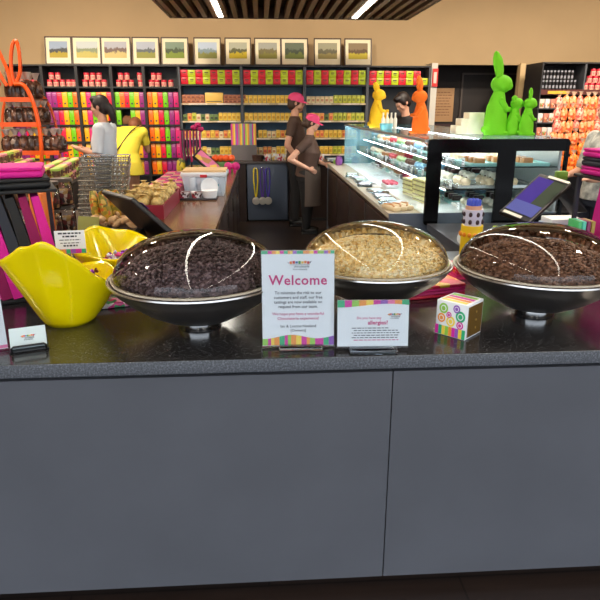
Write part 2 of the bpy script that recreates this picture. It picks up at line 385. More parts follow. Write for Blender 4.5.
# ------------------------------------------------------------------ signs on the counter
STR = [mat('stripe ' + n, c, .4) for n, c in (('magenta', (214, 44, 160)), ('green', (52, 178, 122)), ('yellow', (244, 214, 76)), ('orange', (240, 152, 62)), ('purple', (150, 90, 190)), ('lime', (150, 204, 80)), ('pink', (238, 120, 170)))]
def stripes(mb, x0, x1, zb, zt, n, m0, seq, wave=None, y=-.0012):
    xs = [x0]; rg = random.Random(n)
    ws = [rg.choice((.6, 1, 1, 1.6)) for _ in range(n)]; k = (x1 - x0) / sum(ws)
    for i, w in enumerate(ws):
        a, b = xs[-1], xs[-1] + w * k; xs.append(b); S = 4
        top = [(a + (b - a) * j / S, (zt if wave is None else wave(a + (b - a) * j / S))) for j in range(S + 1)]
        bot = [(p[0], zb) for p in top]
        if wave is not None and zb > zt: pass
        poly = bot + top[::-1]
        mb.prism(poly, y, y + .0006, m0 + seq[i % len(seq)])
logo_m = [mat('logo ' + n, c, .4) for n, c in (('orange', (240, 130, 40)), ('red', (210, 60, 60)), ('blue', (60, 110, 170)), ('green', (90, 160, 70)), ('yellow', (236, 196, 60)))]
ink = mat('dark ink', (62, 64, 78), .6); rose = mat('magenta ink', (208, 54, 128), .6)
def logo(mb, x, z, w, m0, mink, y=-.0012):
    for i in range(7): mb.box(x - w / 2 + i * w / 7 + w * .01, x - w / 2 + (i + .9) * w / 7, y, y + .0006, z + (i % 3) * w * .012, z + w * (.13 + .02 * (i % 2)), m0 + i % 5)
    mb.add([(x - w * .62, y, z + w * .1), (x - w * .5, y, z + w * .02), (x - w * .5, y, z + w * .06)], [(0, 1, 2)], mink); mb.add([(x + w * .62, y, z + w * .16), (x + w * .5, y, z + w * .02), (x + w * .5, y, z + w * .1)], [(0, 1, 2)], mink)
    mb.box(x - w * .48, x + w * .5, y, y + .0006, z - w * .05, z - w * .035, mink)
    add_text(mb, 'chocolaterie', w * .15, x + w * .1, z - w * .17, mink, y=y); add_text(mb, '& ice creamery', w * .11, x + w * .02, z - w * .3, mink, y=y)
smats = [white] + STR + logo_m + [ink, rose]
INK, ROSE, LG = 13, 14, 8
t = thing('welcome_sign', 'upright white Welcome sign with striped edges in clear holder', 'sign', (.109, 1.80, .9105), math.radians(-1.5)); t.scale = (1.035,) * 3
W, Hh = .222, .297; tilt = Matrix.Rotation(math.radians(-7), 4, 'X')
mb = MB(); mb.box(-W / 2, W / 2, 0, .002, .008, .008 + Hh, 0)
stripes(mb, -W / 2, W / 2, Hh - .002, Hh + .0075, 17, 1, [1, 0, 3, 2, 0, 1, 3, 2, 4, 1, 3, 2, 0, 5, 4, 3, 1])
stripes(mb, -W / 2, W / 2, .009, .04, 15, 1, [5, 0, 2, 3, 1, 0, 5, 3, 2, 0, 3, 5, 0, 1, 4], wave=lambda x: .036 + .006 * math.sin(x * 38 + 2.4))
logo(mb, .005, .264, .062, LG, INK)
add_text(mb, 'Welcome', .043, 0, .2, ROSE, bold=.0007, spacing=1.06)
for i, l in enumerate(('To minimise the risk to our', 'customers and staff, our free', 'tastings are now available on', 'request from our team.')): add_text(mb, l, .0128, 0, .171 - i * .0145, INK, bold=.0001)
for i, l in enumerate(('We hope you have a wonderful', 'Chocolaterie experience!')): add_text(mb, l, .0125, 0, .105 - i * .0145, ROSE)
for i, l in enumerate(('Ian & Leanne Neeland', '(Owners)')): add_text(mb, l, .0125, 0, .066 - i * .0135, INK)
card = mb.build('printed_sheet', smats, t); card.matrix_local = tilt
h = MB().box(-W / 2 - .002, W / 2 + .002, -.004, -.002, .004, .01 + Hh).box(-W / 2 - .002, W / 2 + .002, .003, .005, .004, .01 + Hh); o = h.build('clear_holder', acrylic, t); o.matrix_local = tilt
base_ac = glass('acrylic block', (.8, .86, .92), 2.2, .05, 1.5)
MB().rbox(-.06, .075, -.03, .04, 0, .012, .003).build('holder_base', base_ac, t)
t = thing('allergy_sign', 'low landscape allergies notice with striped top edge in clear holder', 'sign', (.345, 1.765, .9105), math.radians(-2)); t.scale = (1.09,) * 3
W, Hh = .208, .138
mb = MB(); mb.box(-W / 2, W / 2, 0, .002, .012, .012 + Hh, 0)
wv = lambda x: .012 + Hh - .016 - .005 * math.cos((x + .1) * 22)
seq = [1, 0, 5, 3, 2, 0, 4, 6, 3, 1]; xs = np.linspace(-W / 2, W / 2, 11)
for i in range(10):
    tp = [(xs[i] + (xs[i + 1] - xs[i]) * j / 4) for j in range(5)]
    mb.prism([(x, wv(x)) for x in tp] + [(x, .012 + Hh) for x in tp[::-1]], -.0012, -.0006, 1 + seq[i])
logo(mb, .062, .105, .036, LG, INK)
add_text(mb, 'Do you have any', .0105, -.012, .094, ROSE); add_text(mb, 'allergies?', .0165, .014, .078, ROSE, bold=.0003)
rg = random.Random(2)
for i in range(6):
    x = -.062 + (i % 2) * .006; z = .066 - i * .0072
    while x < .07 - (i == 0) * .03:
        w = rg.uniform(.004, .013); mb.box(x, min(x + w, .078), -.0012, -.0006, z, z + .0022, ROSE if i == 5 else INK); x += w + .003
card = mb.build('printed_sheet', smats, t); card.matrix_local = tilt
o = MB().box(-W / 2 - .002, W / 2 + .002, -.004, -.002, .008, .014 + Hh).box(-W / 2 - .002, W / 2 + .002, .003, .005, .008, .014 + Hh).build('clear_holder', acrylic, t); o.matrix_local = tilt
MB().rbox(-.07, .07, -.035, .035, 0, .013, .003).build('holder_base', base_ac, t)
# cut-off sign at left edge
t = thing('leaflet_sign', 'white upright notice cut off by the left photo edge', 'sign', (-.925, 1.80, .9105), math.radians(24)); t.scale = (.86,) * 3
mb = MB(); mb.box(-.13, .13, 0, .002, .006, .21); mb.box(-.13, .13, -.001, 0, .008, .02, 7); rg = random.Random(8)
for i in range(14):
    x = -.11
    while x < .1:
        w = rg.uniform(.006, .02); mb.box(x, min(.115, x + w), -.0012, -.0006, .19 - i * .011, .1935 - i * .011, INK if i not in (9, 10) else ROSE); x += w + .004
o = mb.build('printed_sheet', smats, t); o.matrix_local = tilt
o = MB().box(-.132, .132, -.004, -.002, .003, .213).build('clear_holder', acrylic, t); o.matrix_local = tilt
MB().box(-.08, .08, -.03, .04, 0, .01).build('holder_base', base_ac, t)
# business card holder
t = thing('card_holder', 'small black stand holding white business cards by the yellow bowl', 'card holder', (-.752, 1.835, .9105), math.radians(20)); t.scale = (1.12,) * 3
tl = Matrix.Rotation(math.radians(-38), 4, 'X')
mb = MB(); mb.rbox(-.052, .052, -.012, .035, 0, .006, .002); mb.box(-.05, .05, .001, .004, .004, .05, M=tl)
mb.tube([(-.045, -.014, .004), (-.045, -.022, .018), (-.04, -.022, .023), (.04, -.022, .023), (.045, -.022, .018), (.045, -.014, .004)], .003)
mb.build('stand', black, t)
mb = MB(); mb.box(-.048, .048, -.014, .0, .008, .066, 0, tl); m2 = MB(); logo(m2, 0, .037, .034, LG, INK, y=-.0148); mb.add(m2.v, m2.f, 0, False, tl); mb.mi[-len(m2.f):] = m2.mi
mb.build('business_cards', [mat('card stock', (212, 226, 228), .5)] + smats[1:], t)
# patterned tin by the signs
t = thing('gift_box', 'small cube box printed with circles and stripes beside right bowl', 'box', (.668, 1.905, .9105), math.radians(43))
t.scale = (.97, .97, 1.09); s = .058
mb = MB(); mb.rbox(-s, s, -s, s, 0, .112, .002)
rg = random.Random(4)
def disc(mb, cx, cz, r, m, y):
    n = 20; mb.prism([(cx + r * math.cos(2 * PI * i / n), cz + r * math.sin(2 * PI * i / n)) for i in range(n)], y, y + .0004, m)
FM = Matrix.Rotation(-PI / 2, 4, 'Z')
mm = MB()
for cx, cz, r, c in ((-.03, .088, .017, 5), (.02, .094, .013, 4), (.036, .072, .018, 1), (-.008, .07, .010, 0), (-.036, .056, .015, 3), (.0, .05, .017, 2), (.036, .044, .013, 0)):
    disc(mm, cx, cz, r, 1 + c, -s - .001); disc(mm, cx, cz, r * .62, 0, -s - .0014); disc(mm, cx, cz, r * .45, 1 + c, -s - .0018)
for i in range(9): mm.box(-s + i * 2 * s / 9, -s + (i + .95) * 2 * s / 9, -s - .001, -s - .0004, .002, .032, 1 + [0, 1, 2, 5, 3, 0, 4, 2, 1][i])
a = len(mb.f); mb.add(mm.v, mm.f, 0, False, FM); mb.mi[a:] = mm.mi
for i, c in enumerate((2, 3, 0, 5)): mb.box(-s + .012 + i * .024, -s + .03 + i * .024, -s + .01, s - .01, .112, .1125, 1 + c)
mb.build('carton', [white] + STR, t)
mm = MB().box(-s + .012, s - .006, -s - .0014, -s - .0002, .006, .104)
o = mm.build('gold_window', mat('gold brown print', (128, 96, 44), .3, .3), t)
mb = MB()
for i in range(3): mb.ell((.01 + .0 * i, -s - .002, .028 + i * .026), (.004, .001, .004), n=8)
mb.build('printed_dots', gold, o)

# ------------------------------------------------------------------ wavy yellow bowls with wrapped sweets
def wavy(loc, Rr, rim, label, flute=.12, sx=1):
    n = 120; k = 16; vs = []; fs = []
    def pt(i, j, off):
        th = 2 * PI * i / n; u = j / k; dg = math.degrees(th)
        z0 = float(np.interp(dg, [r[0] for r in rim], [r[1] for r in rim], period=360))
        z1 = float(np.interp(dg + 6, [r[0] for r in rim], [r[1] for r in rim], period=360)); z2 = float(np.interp(dg - 6, [r[0] for r in rim], [r[1] for r in rim], period=360))
        zr = (z0 + z1 + z2) / 3
        r = .08 + (Rr - .08) * u ** .85 * (1 + u * u * flute * math.cos(5 * th + .6)) + off * .004
        return (r * math.cos(th) * sx, r * math.sin(th), .004 - off * .004 + zr * u)
    for j in range(k + 1):
        for i in range(n): vs.append(pt(i, j, 1))
    for j in range(k + 1):
        for i in range(n): vs.append(tuple(a + b for a, b in zip(pt(i, j, 0), (0, 0, .003))))
    o = n * (k + 1)
    for j in range(k):
        for i in range(n):
            q = (i + 1) % n; fs.append((j * n + i, j * n + q, (j + 1) * n + q, (j + 1) * n + i)); fs.append((o + j * n + i, o + (j + 1) * n + i, o + (j + 1) * n + q, o + j * n + q))
    for i in range(n): q = (i + 1) % n; fs.append((k * n + i, k * n + q, o + k * n + q, o + k * n + i))
    fs.append(tuple(reversed(range(n)))); fs.append(tuple(range(o, o + n)))
    mb = MB(); mb.add(vs, fs, 0, True); ob = mb.build('wavy_bowl', yellow, None, loc)
    ob.data.set_sharp_from_angle(angle=3.1)
    return tag(ob, label, 'bowl', 'yellow wavy bowls')
wavy((-.71, 2.12, .9105), .19, [(0, .15), (30, .165), (60, .17), (90, .16), (120, .155), (150, .18), (180, .215), (210, .245), (228, .268), (240, .30), (248, .312), (256, .300), (267, .33), (282, .325), (291, .28), (303, .262), (316, .205), (335, .162)], 'large yellow wavy edged bowl nearest the card holder')
wavy((-.60, 2.50, .9105), .175, [(0, .15), (30, .15), (60, .18), (85, .22), (110, .225), (135, .25), (160, .23), (200, .19), (240, .18), (270, .17), (300, .175), (330, .165)], 'yellow wavy bowl behind the large one, holding price card')
sw = {}
def sweet(colname, m):
    mb = MB(); mb.ell((0, 0, 0), (.014, .012, .011), n=10)
    for s_ in (-1, 1): mb.lathe([(.003, .0), (.011, .012), (.010, .013), (.002, .001)], 8, 0, Matrix.Translation((s_ * .0125, 0, 0)) @ Matrix.Rotation(s_ * PI / 2, 4, 'Y'))
    o = mb.build('wrapped_sweet', m); return Stock(o, 'sweet')
for k, m in (('purple', mat('foil purple', (150, 50, 160), .25, .5)), ('brown', mat('foil bronze', (150, 92, 50), .3, .5)), ('pink', mat('foil pink', (236, 80, 150), .25, .4)), ('white', mat('foil pearl', (226, 222, 230), .25, .3))): sw[k] = sweet(k, m)
rg = random.Random(5)
pl = []
for (cx, cy, zz, rad, nn, where, mix) in ((-.69, 2.12, 1.062, .10, 26, 'front yellow bowl', ('brown', 'brown', 'purple')), (-.585, 2.50, 1.035, .095, 22, 'rear yellow bowl', ('purple', 'white', 'pink'))):
    for i in range(nn):
        r = rad * math.sqrt((i + .5) / nn); a = i * 2.4; c = mix[i % 3]
        x, y, z = cx + r * math.cos(a), cy + r * math.sin(a), zz + .03 * (1 - (r / rad) ** 2) + rg.uniform(-.004, .004)
        sw[c].put((x, y, z), (rg.uniform(-.5, .5), rg.uniform(-.5, .5), rg.uniform(0, 6)), f'{c} foil wrapped sweet heaped in the {where}', f'{c} sweets in {where}')
# filler heap under each
for cx, cy, zz, wh in ((-.69, 2.12, 1.052, 'large front'), (-.585, 2.50, 1.025, 'rear')):
    mb = MB(); mb.lathe([(.001, -.08), (.09, -.08), (.11, -.02), (.10, .0), (.06, .022), (.001, .03)], 32)
    tag(mb.build('sweets_heap', mottled('sweet heap', [(120, 70, 50), (160, 60, 150), (180, 130, 60), (210, 190, 200)], 60, .3), None, (cx, cy, zz)), f'mixed foil sweets deep inside the {wh} yellow bowl', 'sweets', None, 'stuff')
# price card in rear bowl
c = at(70, 240, Y=2.22)
t = thing('price_card', 'white price card with colour strip standing between yellow bowls', 'sign', (c.x, c.y, c.z - .05), math.radians(6))
mb = MB(); mb.box(-.053, .053, 0, .002, .0, .085); mb.box(-.053, .053, -.001, 0, .0, .016, 1); 
for i in range(6): mb.box(-.053 + i * .018, -.038 + i * .018, -.0014, -.001, .0, .016, 1 + [0, 3, 1, 4, 0, 1][i])
for i, (w, h) in enumerate(((.08, .006), (.05, .006), (.075, .003), (.07, .003), (.05, .006))):
    x = -w / 2; rgx = random.Random(i)
    while x < w / 2: d_ = rgx.uniform(.006, .016); mb.box(x, min(w / 2, x + d_), -.0012, -.0006, .072 - i * .0115, .072 - i * .0115 + h, INK); x += d_ + .003
mb.build('card', smats, t); MB().cyl((0, .003, -.13), (0, .003, .02), .003).build('stem', chrome, t)
# patterned paper packets lying by the left bowl
c = at(114, 306, Z=.92)
for i, (dx, dy, rz, lab) in enumerate(((0, .06, .3, 'flat magenta and green printed packet beside the yellow bowl'), (.03, .13, -.2, 'second printed packet tucked behind the left steel bowl'))):
    o = MB().rbox(-.1, .1, -.06, .06, 0, .022, .008).build('printed_packet', mottled('floral print', [(226, 60, 140), (240, 170, 200), (80, 170, 110), (200, 60, 120), (240, 230, 230)], 38), None, (c.x + dx, c.y + dy, .911 + i * .0), (0, 0, rz)); tag(o, lab, 'packet', 'printed packets')
# red and pink trays behind right signs
for i, (px, py, rz) in enumerate(((430, 290, .25), (478, 272, .1))):
    c = at(px, py, Z=.93)
    t = thing('folded_napkins', ('pink and red folded packets between middle and right bowls', 'red folded packets just behind the gap between bowls')[i], 'packets', (c.x, c.y + .03, .911), rz, 'red packets on counter')
    for k in range(4): MB().rbox(-.13, .13, -.08, .08, k * .013, k * .013 + .012, .004).build('packet', [COL['red'], pink, COL['magenta'], mottled('red patch', [(220, 30, 60), (244, 120, 40), (250, 200, 60), (226, 40, 90)], 24)][(k + i) % 4], t)

# ------------------------------------------------------------------ back shelving
SY = 9.6
NX = [-3.70, -3.19, -2.69, -2.19, -1.715, -1.2]; WX = [-1.2, -.27, .68, 1.64, 2.6]
TOP = 2.235
NB = ['narrow bay behind orange rack', 'narrow bay beside orange rack', 'narrow bay behind white shirt', 'narrow bay above yellow dress', 'narrow bay beside wide shelves']
WB = ['leftmost wide bay', 'second wide bay', 'third wide bay', 'wide bay beside pillar']
dk = mat('shelf charcoal', (38, 37, 40), .45); blue = mat('shelf blue back', (92, 124, 150), .6); tick = mat('price strip', (214, 196, 160), .5)
steelgrey = mat('shelf upright', (84, 86, 92), .4)
NZ = [1.955, 1.66, 1.41, 1.165, .915, .665, .415, .165]
WZ = [1.99, 1.72, 1.465, 1.21, .965]
def shelving(x0, x1, zs, mback, name, mside, last=False):
    t = thing('shelf_unit', name, 'shelf unit', (x0, SY, 0), 0, 'back wall shelf units')
    w = x1 - x0
    MB().box(.002, w - .002, .345, .36, 0, TOP).build('back_panel', mback, t)
    MB().box(.001, .02, 0, .345, 0, TOP).build('side_panel', mside, t); MB().box(w - .02, w - .001, 0, .345, 0, TOP).build('side_panel', mside, t)
    MB().box(.001, w - .001, -.005, .36, TOP, TOP + .022).build('top_board', dk, t)
    for z in zs:
        s_ = MB().box(.021, w - .021, .0, .344, z - .024, z - .001).build('shelf', dk, t)
        if mback is blue: MB().box(.022, w - .022, -.004, 0, z - .024, z - .001).build('edge_strip', tick if z < 1.9 else dk, s_)
    return t
for i in range(5): shelving(NX[i], NX[i + 1], NZ, dk, 'dark shelf unit, ' + NB[i] + ' on back wall', dk)
for i in range(4): shelving(WX[i], WX[i + 1], WZ if i < 3 else [1.985, .965], blue if i < 3 else dk, ('blue backed' if i < 3 else 'dark') + ' shelf unit, ' + WB[i] + ' on back wall', steelgrey)
# tall gift cartons
def carton(colname, h=.215, w=.072, d=.075):
    mb = MB(); mb.rbox(-w / 2, w / 2, 0, d, 0, h, .003)
    mb.box(-w * .36, w * .36, -.0006, 0, h * .86, h * .94, 1); mb.box(-w * .3, w * .3, -.0006, 0, h * .78, h * .81, 1); mb.box(-w * .18, w * .18, -.0006, 0, h * .2, h * .3, 2)
    return Stock(mb.build('gift_carton', [COL[colname], mat('tint ' + colname, tuple(int(v + (255 - v) * .45) for v in P_[colname]), .4), ink]), 'box')
CT = {k: carton(k) for k in P_}
SEQ = [['purple', 'purple', 'red', 'yellow', 'lime', 'orange'], ['purple', 'purple', 'red', 'yellow', 'lime', 'orange'], ['yellow', 'magenta', 'lime', 'orange', 'yellow', 'red'], ['lime', 'orange', 'red', 'lime', 'yellow', 'purple'], ['orange', 'yellow', 'red', 'lime', 'purple', 'magenta']]
rg = random.Random(11)
SHN = {1: 'top carton row', 2: 'second carton row', 3: 'third carton row', 4: 'fourth carton row', 5: 'fifth carton row'}
for b in range(5):
    for r in range(1, 6):
        w = (NX[b + 1] - NX[b] - .046) / 6
        for i in range(6):
            if b == 3 and r == 2 and i in (1, 2): continue
            k = SEQ[b][i] if not (r in (3, 5) and rg.random() < .15) else rg.choice(list(P_))
            CT[k].put((NX[b] + .023 + w * (i + .5), SY + .03 + rg.uniform(0, .012), NZ[r] + .0005), rg.uniform(-.02, .02), f'{k} tall gift carton, {ORD[i]} from left, {SHN[r]}, {NB[b]}', 'tall gift cartons on back shelves')
# baskets where cartons are missing
o = MB().rbox(-.075, .075, 0, .12, 0, .1, .02).ell((-.02, .06, .1), (.05, .05, .03)).ell((.03, .06, .1), (.04, .05, .03))
tag(o.build('gift_basket', mat('brown wicker', (120, 76, 44), .7, bump=.5), None, ((NX[3] + NX[4]) / 2 - .06, SY + .04, NZ[2] + .0005)), 'brown basket between cartons above the yellow dress shopper', 'basket')
# canisters with red lids
mb = MB(); mb.lathe([(.001, 0), (.036, 0), (.037, .002), (.037, .062)], 20, 0).lathe([(.037, .062), (.039, .064), (.039, .092), (.036, .096), (.001, .096)], 20, 1)
for i in range(10):
    a = 2 * PI * i / 10; mb.box(.030, .0376, -.006, .006, .014, .05, 2, Matrix.Rotation(a, 4, 'Z'))
CAN = Stock(mb.build('canister', [mat('canister paper', (232, 190, 160), .5), mat('canister lid red', (214, 34, 60), .35), mat('canister pink print', (222, 90, 110), .5)]), 'canister')
for b, (lo, up) in enumerate([((0, 1, 2, 3), (1, 2)), ((.1, 1.1, 2.1, 3.1, 3.9), (.5, 1.5)), ((.3, 1.3, 2.3, 3.3), (.6, 1.6, 2.6)), ((.2, 1.2, 2.2, 3.7), (.6, 1.6, 3.6)), ((.3, 1.2, 2.3, 3.4), (.7, 1.6))]):
    for i, q in enumerate(lo): CAN.put((NX[b] + .07 + q * .093, SY + .09, NZ[0] + .0005), rg.uniform(0, 6), f'red lidded canister, {ORD[i]} in lower tier, top shelf, {NB[b]}', 'red lidded canisters on top shelf')
    for i, q in enumerate(up): CAN.put((NX[b] + .07 + q * .093, SY + .09, NZ[0] + .098), rg.uniform(0, 6), f'red lidded canister, {ORD[i]} in upper tier, top shelf, {NB[b]}', 'red lidded canisters on top shelf')
# red and lime boxes
def sbox(c, w=.108, h=.1):
    mb = MB(); mb.rbox(-w / 2, w / 2, 0, .11, 0, h, .003); mb.box(-w * .25, w * .25, -.0006, 0, h * .55, h * .68, 1); mb.box(-w * .18, w * .18, -.0006, 0, h * .38, h * .43, 1)
    return Stock(mb.build('small_gift_box', [c, mat('box print', (70, 60, 40), .6)]), 'box')
limeb = mat('printed acid lime', (196, 214, 20), .35); redb = mat('printed crimson', (228, 20, 48), .35)
SB = [sbox(redb), sbox(limeb)]
for b in range(4):
    w = (WX[b + 1] - WX[b] - .05) / 8
    for i in range(8):
        for r in range(2):
            if b == 3 and i == 7 and r == 1: continue
            z = WZ[0] if b < 3 else 1.985
            SB[i % 2 if not (b == 3 and i == 7) else 1].put((WX[b] + .025 + w * (i + .5), SY + .03, z + .0005 + r * .1015), 0, f'{("crimson", "lime")[i % 2]} gift box, {ORD[i]} from left, {("lower", "upper")[r]} layer, top shelf, {WB[b]}', 'red and lime gift boxes')
# bars and small packs
def pack(name, c, w, h, tip):
    mb = MB(); mb.rbox(-w / 2, w / 2, 0, .06, 0, h, .004); mb.box(-w * .3, w * .3, -.0006, 0, h * .25, h * .6, 1); mb.box(-w / 2, w / 2, -.0006, 0, h * .86, h * .92, 1)
    return Stock(mb.build(name, [c, tip]), 'packet')
pk = {'yellow': pack('chocolate_bar', mat('pack yellow', (246, 208, 84), .4), .062, .115, mat('pack gold print', (214, 160, 40), .4)),
      'lime': pack('chocolate_bar', mat('pack lime', (206, 206, 70), .4), .062, .115, mat('pack olive print', (140, 150, 40), .4)),
      'copper': pack('chocolate_bar', mat('pack copper', (196, 122, 84), .4), .066, .06, mat('pack brown print', (130, 70, 50), .4)),
      'pale': pack('chocolate_bar', mat('pack pale', (244, 226, 176), .4), .062, .10, mat('pack tan print', (208, 150, 110), .4)),
      'orange': pack('chocolate_bar', mat('pack orange', (244, 170, 84), .4), .062, .11, mat('pack red print', (214, 90, 60), .4)),
      'green': pack('chocolate_bar', mat('pack green', (110, 136, 70), .4), .062, .095, mat('pack dark print', (50, 60, 40), .4))}
RN = {1: 'second shelf', 2: 'third shelf', 3: 'fourth shelf', 4: 'fifth shelf'}
PLAN = {(0, 1): ['copper'] * 5 + ['big'] + ['copper'] * 5, (0, 2): ['green', 'orange', 'lime', 'pale', 'green', 'pale', 'green', 'green', 'yellow', 'yellow', 'yellow', 'yellow', 'yellow'], (0, 3): ['orange', 'yellow', 'orange', 'pale', 'yellow', 'orange', 'yellow', 'orange', 'pale', 'orange', 'yellow', 'yellow', 'orange'], (0, 4): ['green', 'orange', 'lime', 'pale', 'yellow', 'pale', 'green', 'green', 'yellow', 'yellow', 'yellow', 'yellow', 'yellow'],
        (1, 1): ['yellow'] * 13, (1, 2): ['yellow'] * 13, (1, 3): ['orange', 'green', 'green', 'yellow', 'yellow', 'pale', 'pale', 'yellow', 'orange', 'yellow', 'yellow', 'orange', 'yellow'], (1, 4): ['yellow', 'yellow', 'pale', 'pale', 'orange', 'orange', 'pale', 'yellow', 'yellow', 'pale', 'pale', 'orange', 'yellow'],
        (2, 1): ['pale'] * 6 + ['lime'] * 7, (2, 2): ['orange', 'yellow', 'orange', 'orange', 'green', 'orange', 'lime', 'lime', 'lime', 'yellow', 'lime', 'lime', 'lime'], (2, 3): ['yellow', 'yellow', 'orange', 'orange', 'yellow', 'yellow', 'yellow', 'yellow', 'orange', 'yellow', 'yellow', 'yellow', 'yellow'], (2, 4): ['yellow', 'orange', 'orange', 'yellow', 'yellow', 'yellow', 'lime', 'lime', 'yellow', 'yellow', 'pale', 'pale', 'pale']}
for (b, r), seq in PLAN.items():
    w = (WX[b + 1] - WX[b] - .06) / 13; x = WX[b] + .03
    for i, k in enumerate(seq):
        if k == 'big':
            o = MB().rbox(0, .27, 0, .1, 0, .15, .004).box(.02, .25, -.0006, 0, .02, .03, 1).build('display_box', [mat('yellow display', (246, 202, 96), .4), ink], None, (x + .01, SY + .03, WZ[r] + .0005)); tag(o, 'wide yellow display box among copper packs, second shelf', 'box'); x += .29; continue
        pk[k].put((x + w * .5, SY + .02 + rg.uniform(0, .01), WZ[r] + .0005), rg.uniform(-.03, .03), f'{k} chocolate packet, {ORD[i] if i < 13 else "last"} from left, {RN[r]}, {WB[b]}', 'chocolate packets on wide shelves')
        if k == 'copper': pk[k].put((x + w * .5, SY + .02, WZ[r] + .0612), 0, f'{k} packet stacked on top, {ORD[i]} from left, {RN[r]}, {WB[b]}', 'chocolate packets on wide shelves')
        x += w
# white price tickets along the shelf edges
mb = MB().box(-.14, .14, -.0015, 0, -.012, .012, 0); tk = Stock(mb.build('price_ticket', mat('ticket', (240, 226, 206), .5)), 'price ticket')
for b in range(3):
    for r in range(1, 5):
        for i in range(2): tk.put((WX[b] + .27 + i * .42, SY - .0045, WZ[r] - .0125), 0, f'pale price ticket, {("left", "right")[i]} half of {RN[r]} edge, {WB[b]}', 'shelf price tickets')
# framed prints on top of the shelves
FR = [(40, 46, 72), (69, 73, 102), (98, 101, 131), (131, 133, 159.5), (160, 162, 188.5), (193, 194.5, 221), (224.5, 225.5, 251), (254.5, 255, 281), (281, 281.5, 308), (315, 314.5, 341), (347, 345, 371.5)]
PAL = [((150, 166, 190), (66, 70, 72), (170, 150, 40)), ((190, 196, 196), (130, 140, 110), (186, 172, 90)), ((170, 170, 180), (110, 90, 84), (196, 176, 110)), ((170, 176, 190), (90, 96, 100), (140, 140, 60)), ((120, 140, 120), (60, 74, 50), (122, 140, 40)), ((176, 190, 210), (120, 140, 150), (130, 130, 60)), ((170, 170, 150), (84, 84, 50), (196, 170, 20)), ((160, 160, 150), (110, 100, 60), (130, 124, 50)), ((90, 100, 80), (50, 60, 40), (100, 110, 40)), ((150, 146, 120), (90, 84, 60), (140, 126, 70)), ((130, 110, 80), (90, 66, 40), (190, 170, 40))]
fw = mat('dark wood frame', (70, 48, 34), .4); mount = mat('cream mount', (236, 222, 190), .7)
for i, (xa, xb, xc) in enumerate(FR):
    xb -= .8; xc += .8
    a = at(xb, 67, Y=9.66); b = at(xc, 67, Y=9.66); w = (b.x - a.x) - .012; h = .40
    t = thing('framed_print', f'framed landscape print leaning on shelf tops, {ORD[i]} from left', 'picture', ((a.x + b.x) / 2, 9.68, TOP + .0225), 0, 'framed landscape prints')
    T = Matrix.Rotation(math.radians(-12), 4, 'X')
    mb = MB()
    for q in ((-w / 2, w / 2, 0, .016), (-w / 2, w / 2, h - .016, h)): mb.box(q[0], q[1], -.012, .012, q[2], q[3])
    for q in ((-w / 2, -w / 2 + .016), (w / 2 - .016, w / 2)): mb.box(q[0], q[1], -.012, .012, 0, h)
    mb.build('frame', fw, t).matrix_local = T
    MB().box(-w / 2 + .014, w / 2 - .014, 0, .008, .014, h - .014).build('mount', mount, t).matrix_local = T
    MB().box(-w / 2 + .062, w / 2 - .062, -.003, -.0005, .10, h - .068).build('picture', landscape('landscape print %s' % ORD[i], i + 1, *PAL[i]), t).matrix_local = T
# low blue cabinet with medals at the end of the aisle
t = thing('low_cabinet', 'blue grey low cabinet at aisle end with hooks on its front', 'cabinet', (-.21, 9.1, 0))
MB().rbox(0, .6, 0, .47, .03, .862, .004).build('body', mat('slate blue laminate', (72, 82, 100), .4, var=.06, scale=2), t); MB().rbox(-.34, 1.3, -.02, .48, .864, .893, .004).build('worktop', mat('dark worktop', (66, 60, 58), .3), t)
MB().box(.62, 1.28, .1, .47, .03, .862).build('body', dkbrown, t); MB().box(-.32, -.02, .02, .47, 0, .862).build('body', dkbrown, t); MB().box(.02, 1.28, .04, .47, 0, .03).build('plinth', blackm, t)
for x, c, n_ in ((.125, (232, 210, 20), 'yellow'), (.222, (84, 44, 150), 'purple'), (.306, (74, 54, 170), 'violet')):
    MB().cyl((x, 0, .80), (x, -.03, .80), .008).ell((x, -.03, .80), .012).build('hook', chrome, t)
    m = thing('medal', f'round silver medal hanging on a {n_} ribbon from the blue cabinet', 'medal', (-.21 + x, 9.075, .81), 0, 'medals hung on cabinet')
    rm = mat('ribbon ' + n_, c, .6)
    for s_ in (-1, 1):
        mb = MB(); mb.tube([(s_ * .004, 0, 0), (s_ * .026, 0, -.03), (s_ * .03, .005, -.2), (s_ * .014, .005, -.38), (s_ * .004, 0, -.44)], .009, 6); mb.build('ribbon', rm, m)
    mb = MB(); mb.lathe([(.001, -.006), (.055, -.006), (.058, -.003), (.058, .003), (.055, .006), (.001, .006)], 24, 0, Matrix.Translation((0, -.012, -.49)) @ Matrix.Rotation(PI / 2, 4, 'X')); mb.lathe([(.04, .0), (.045, .004), (.04, .008)], 24, 0, Matrix.Translation((0, -.018, -.49)) @ Matrix.Rotation(PI / 2, 4, 'X'))
    mb.build('disc', mat('medal metal', (206, 200, 190), .35, .6), m)
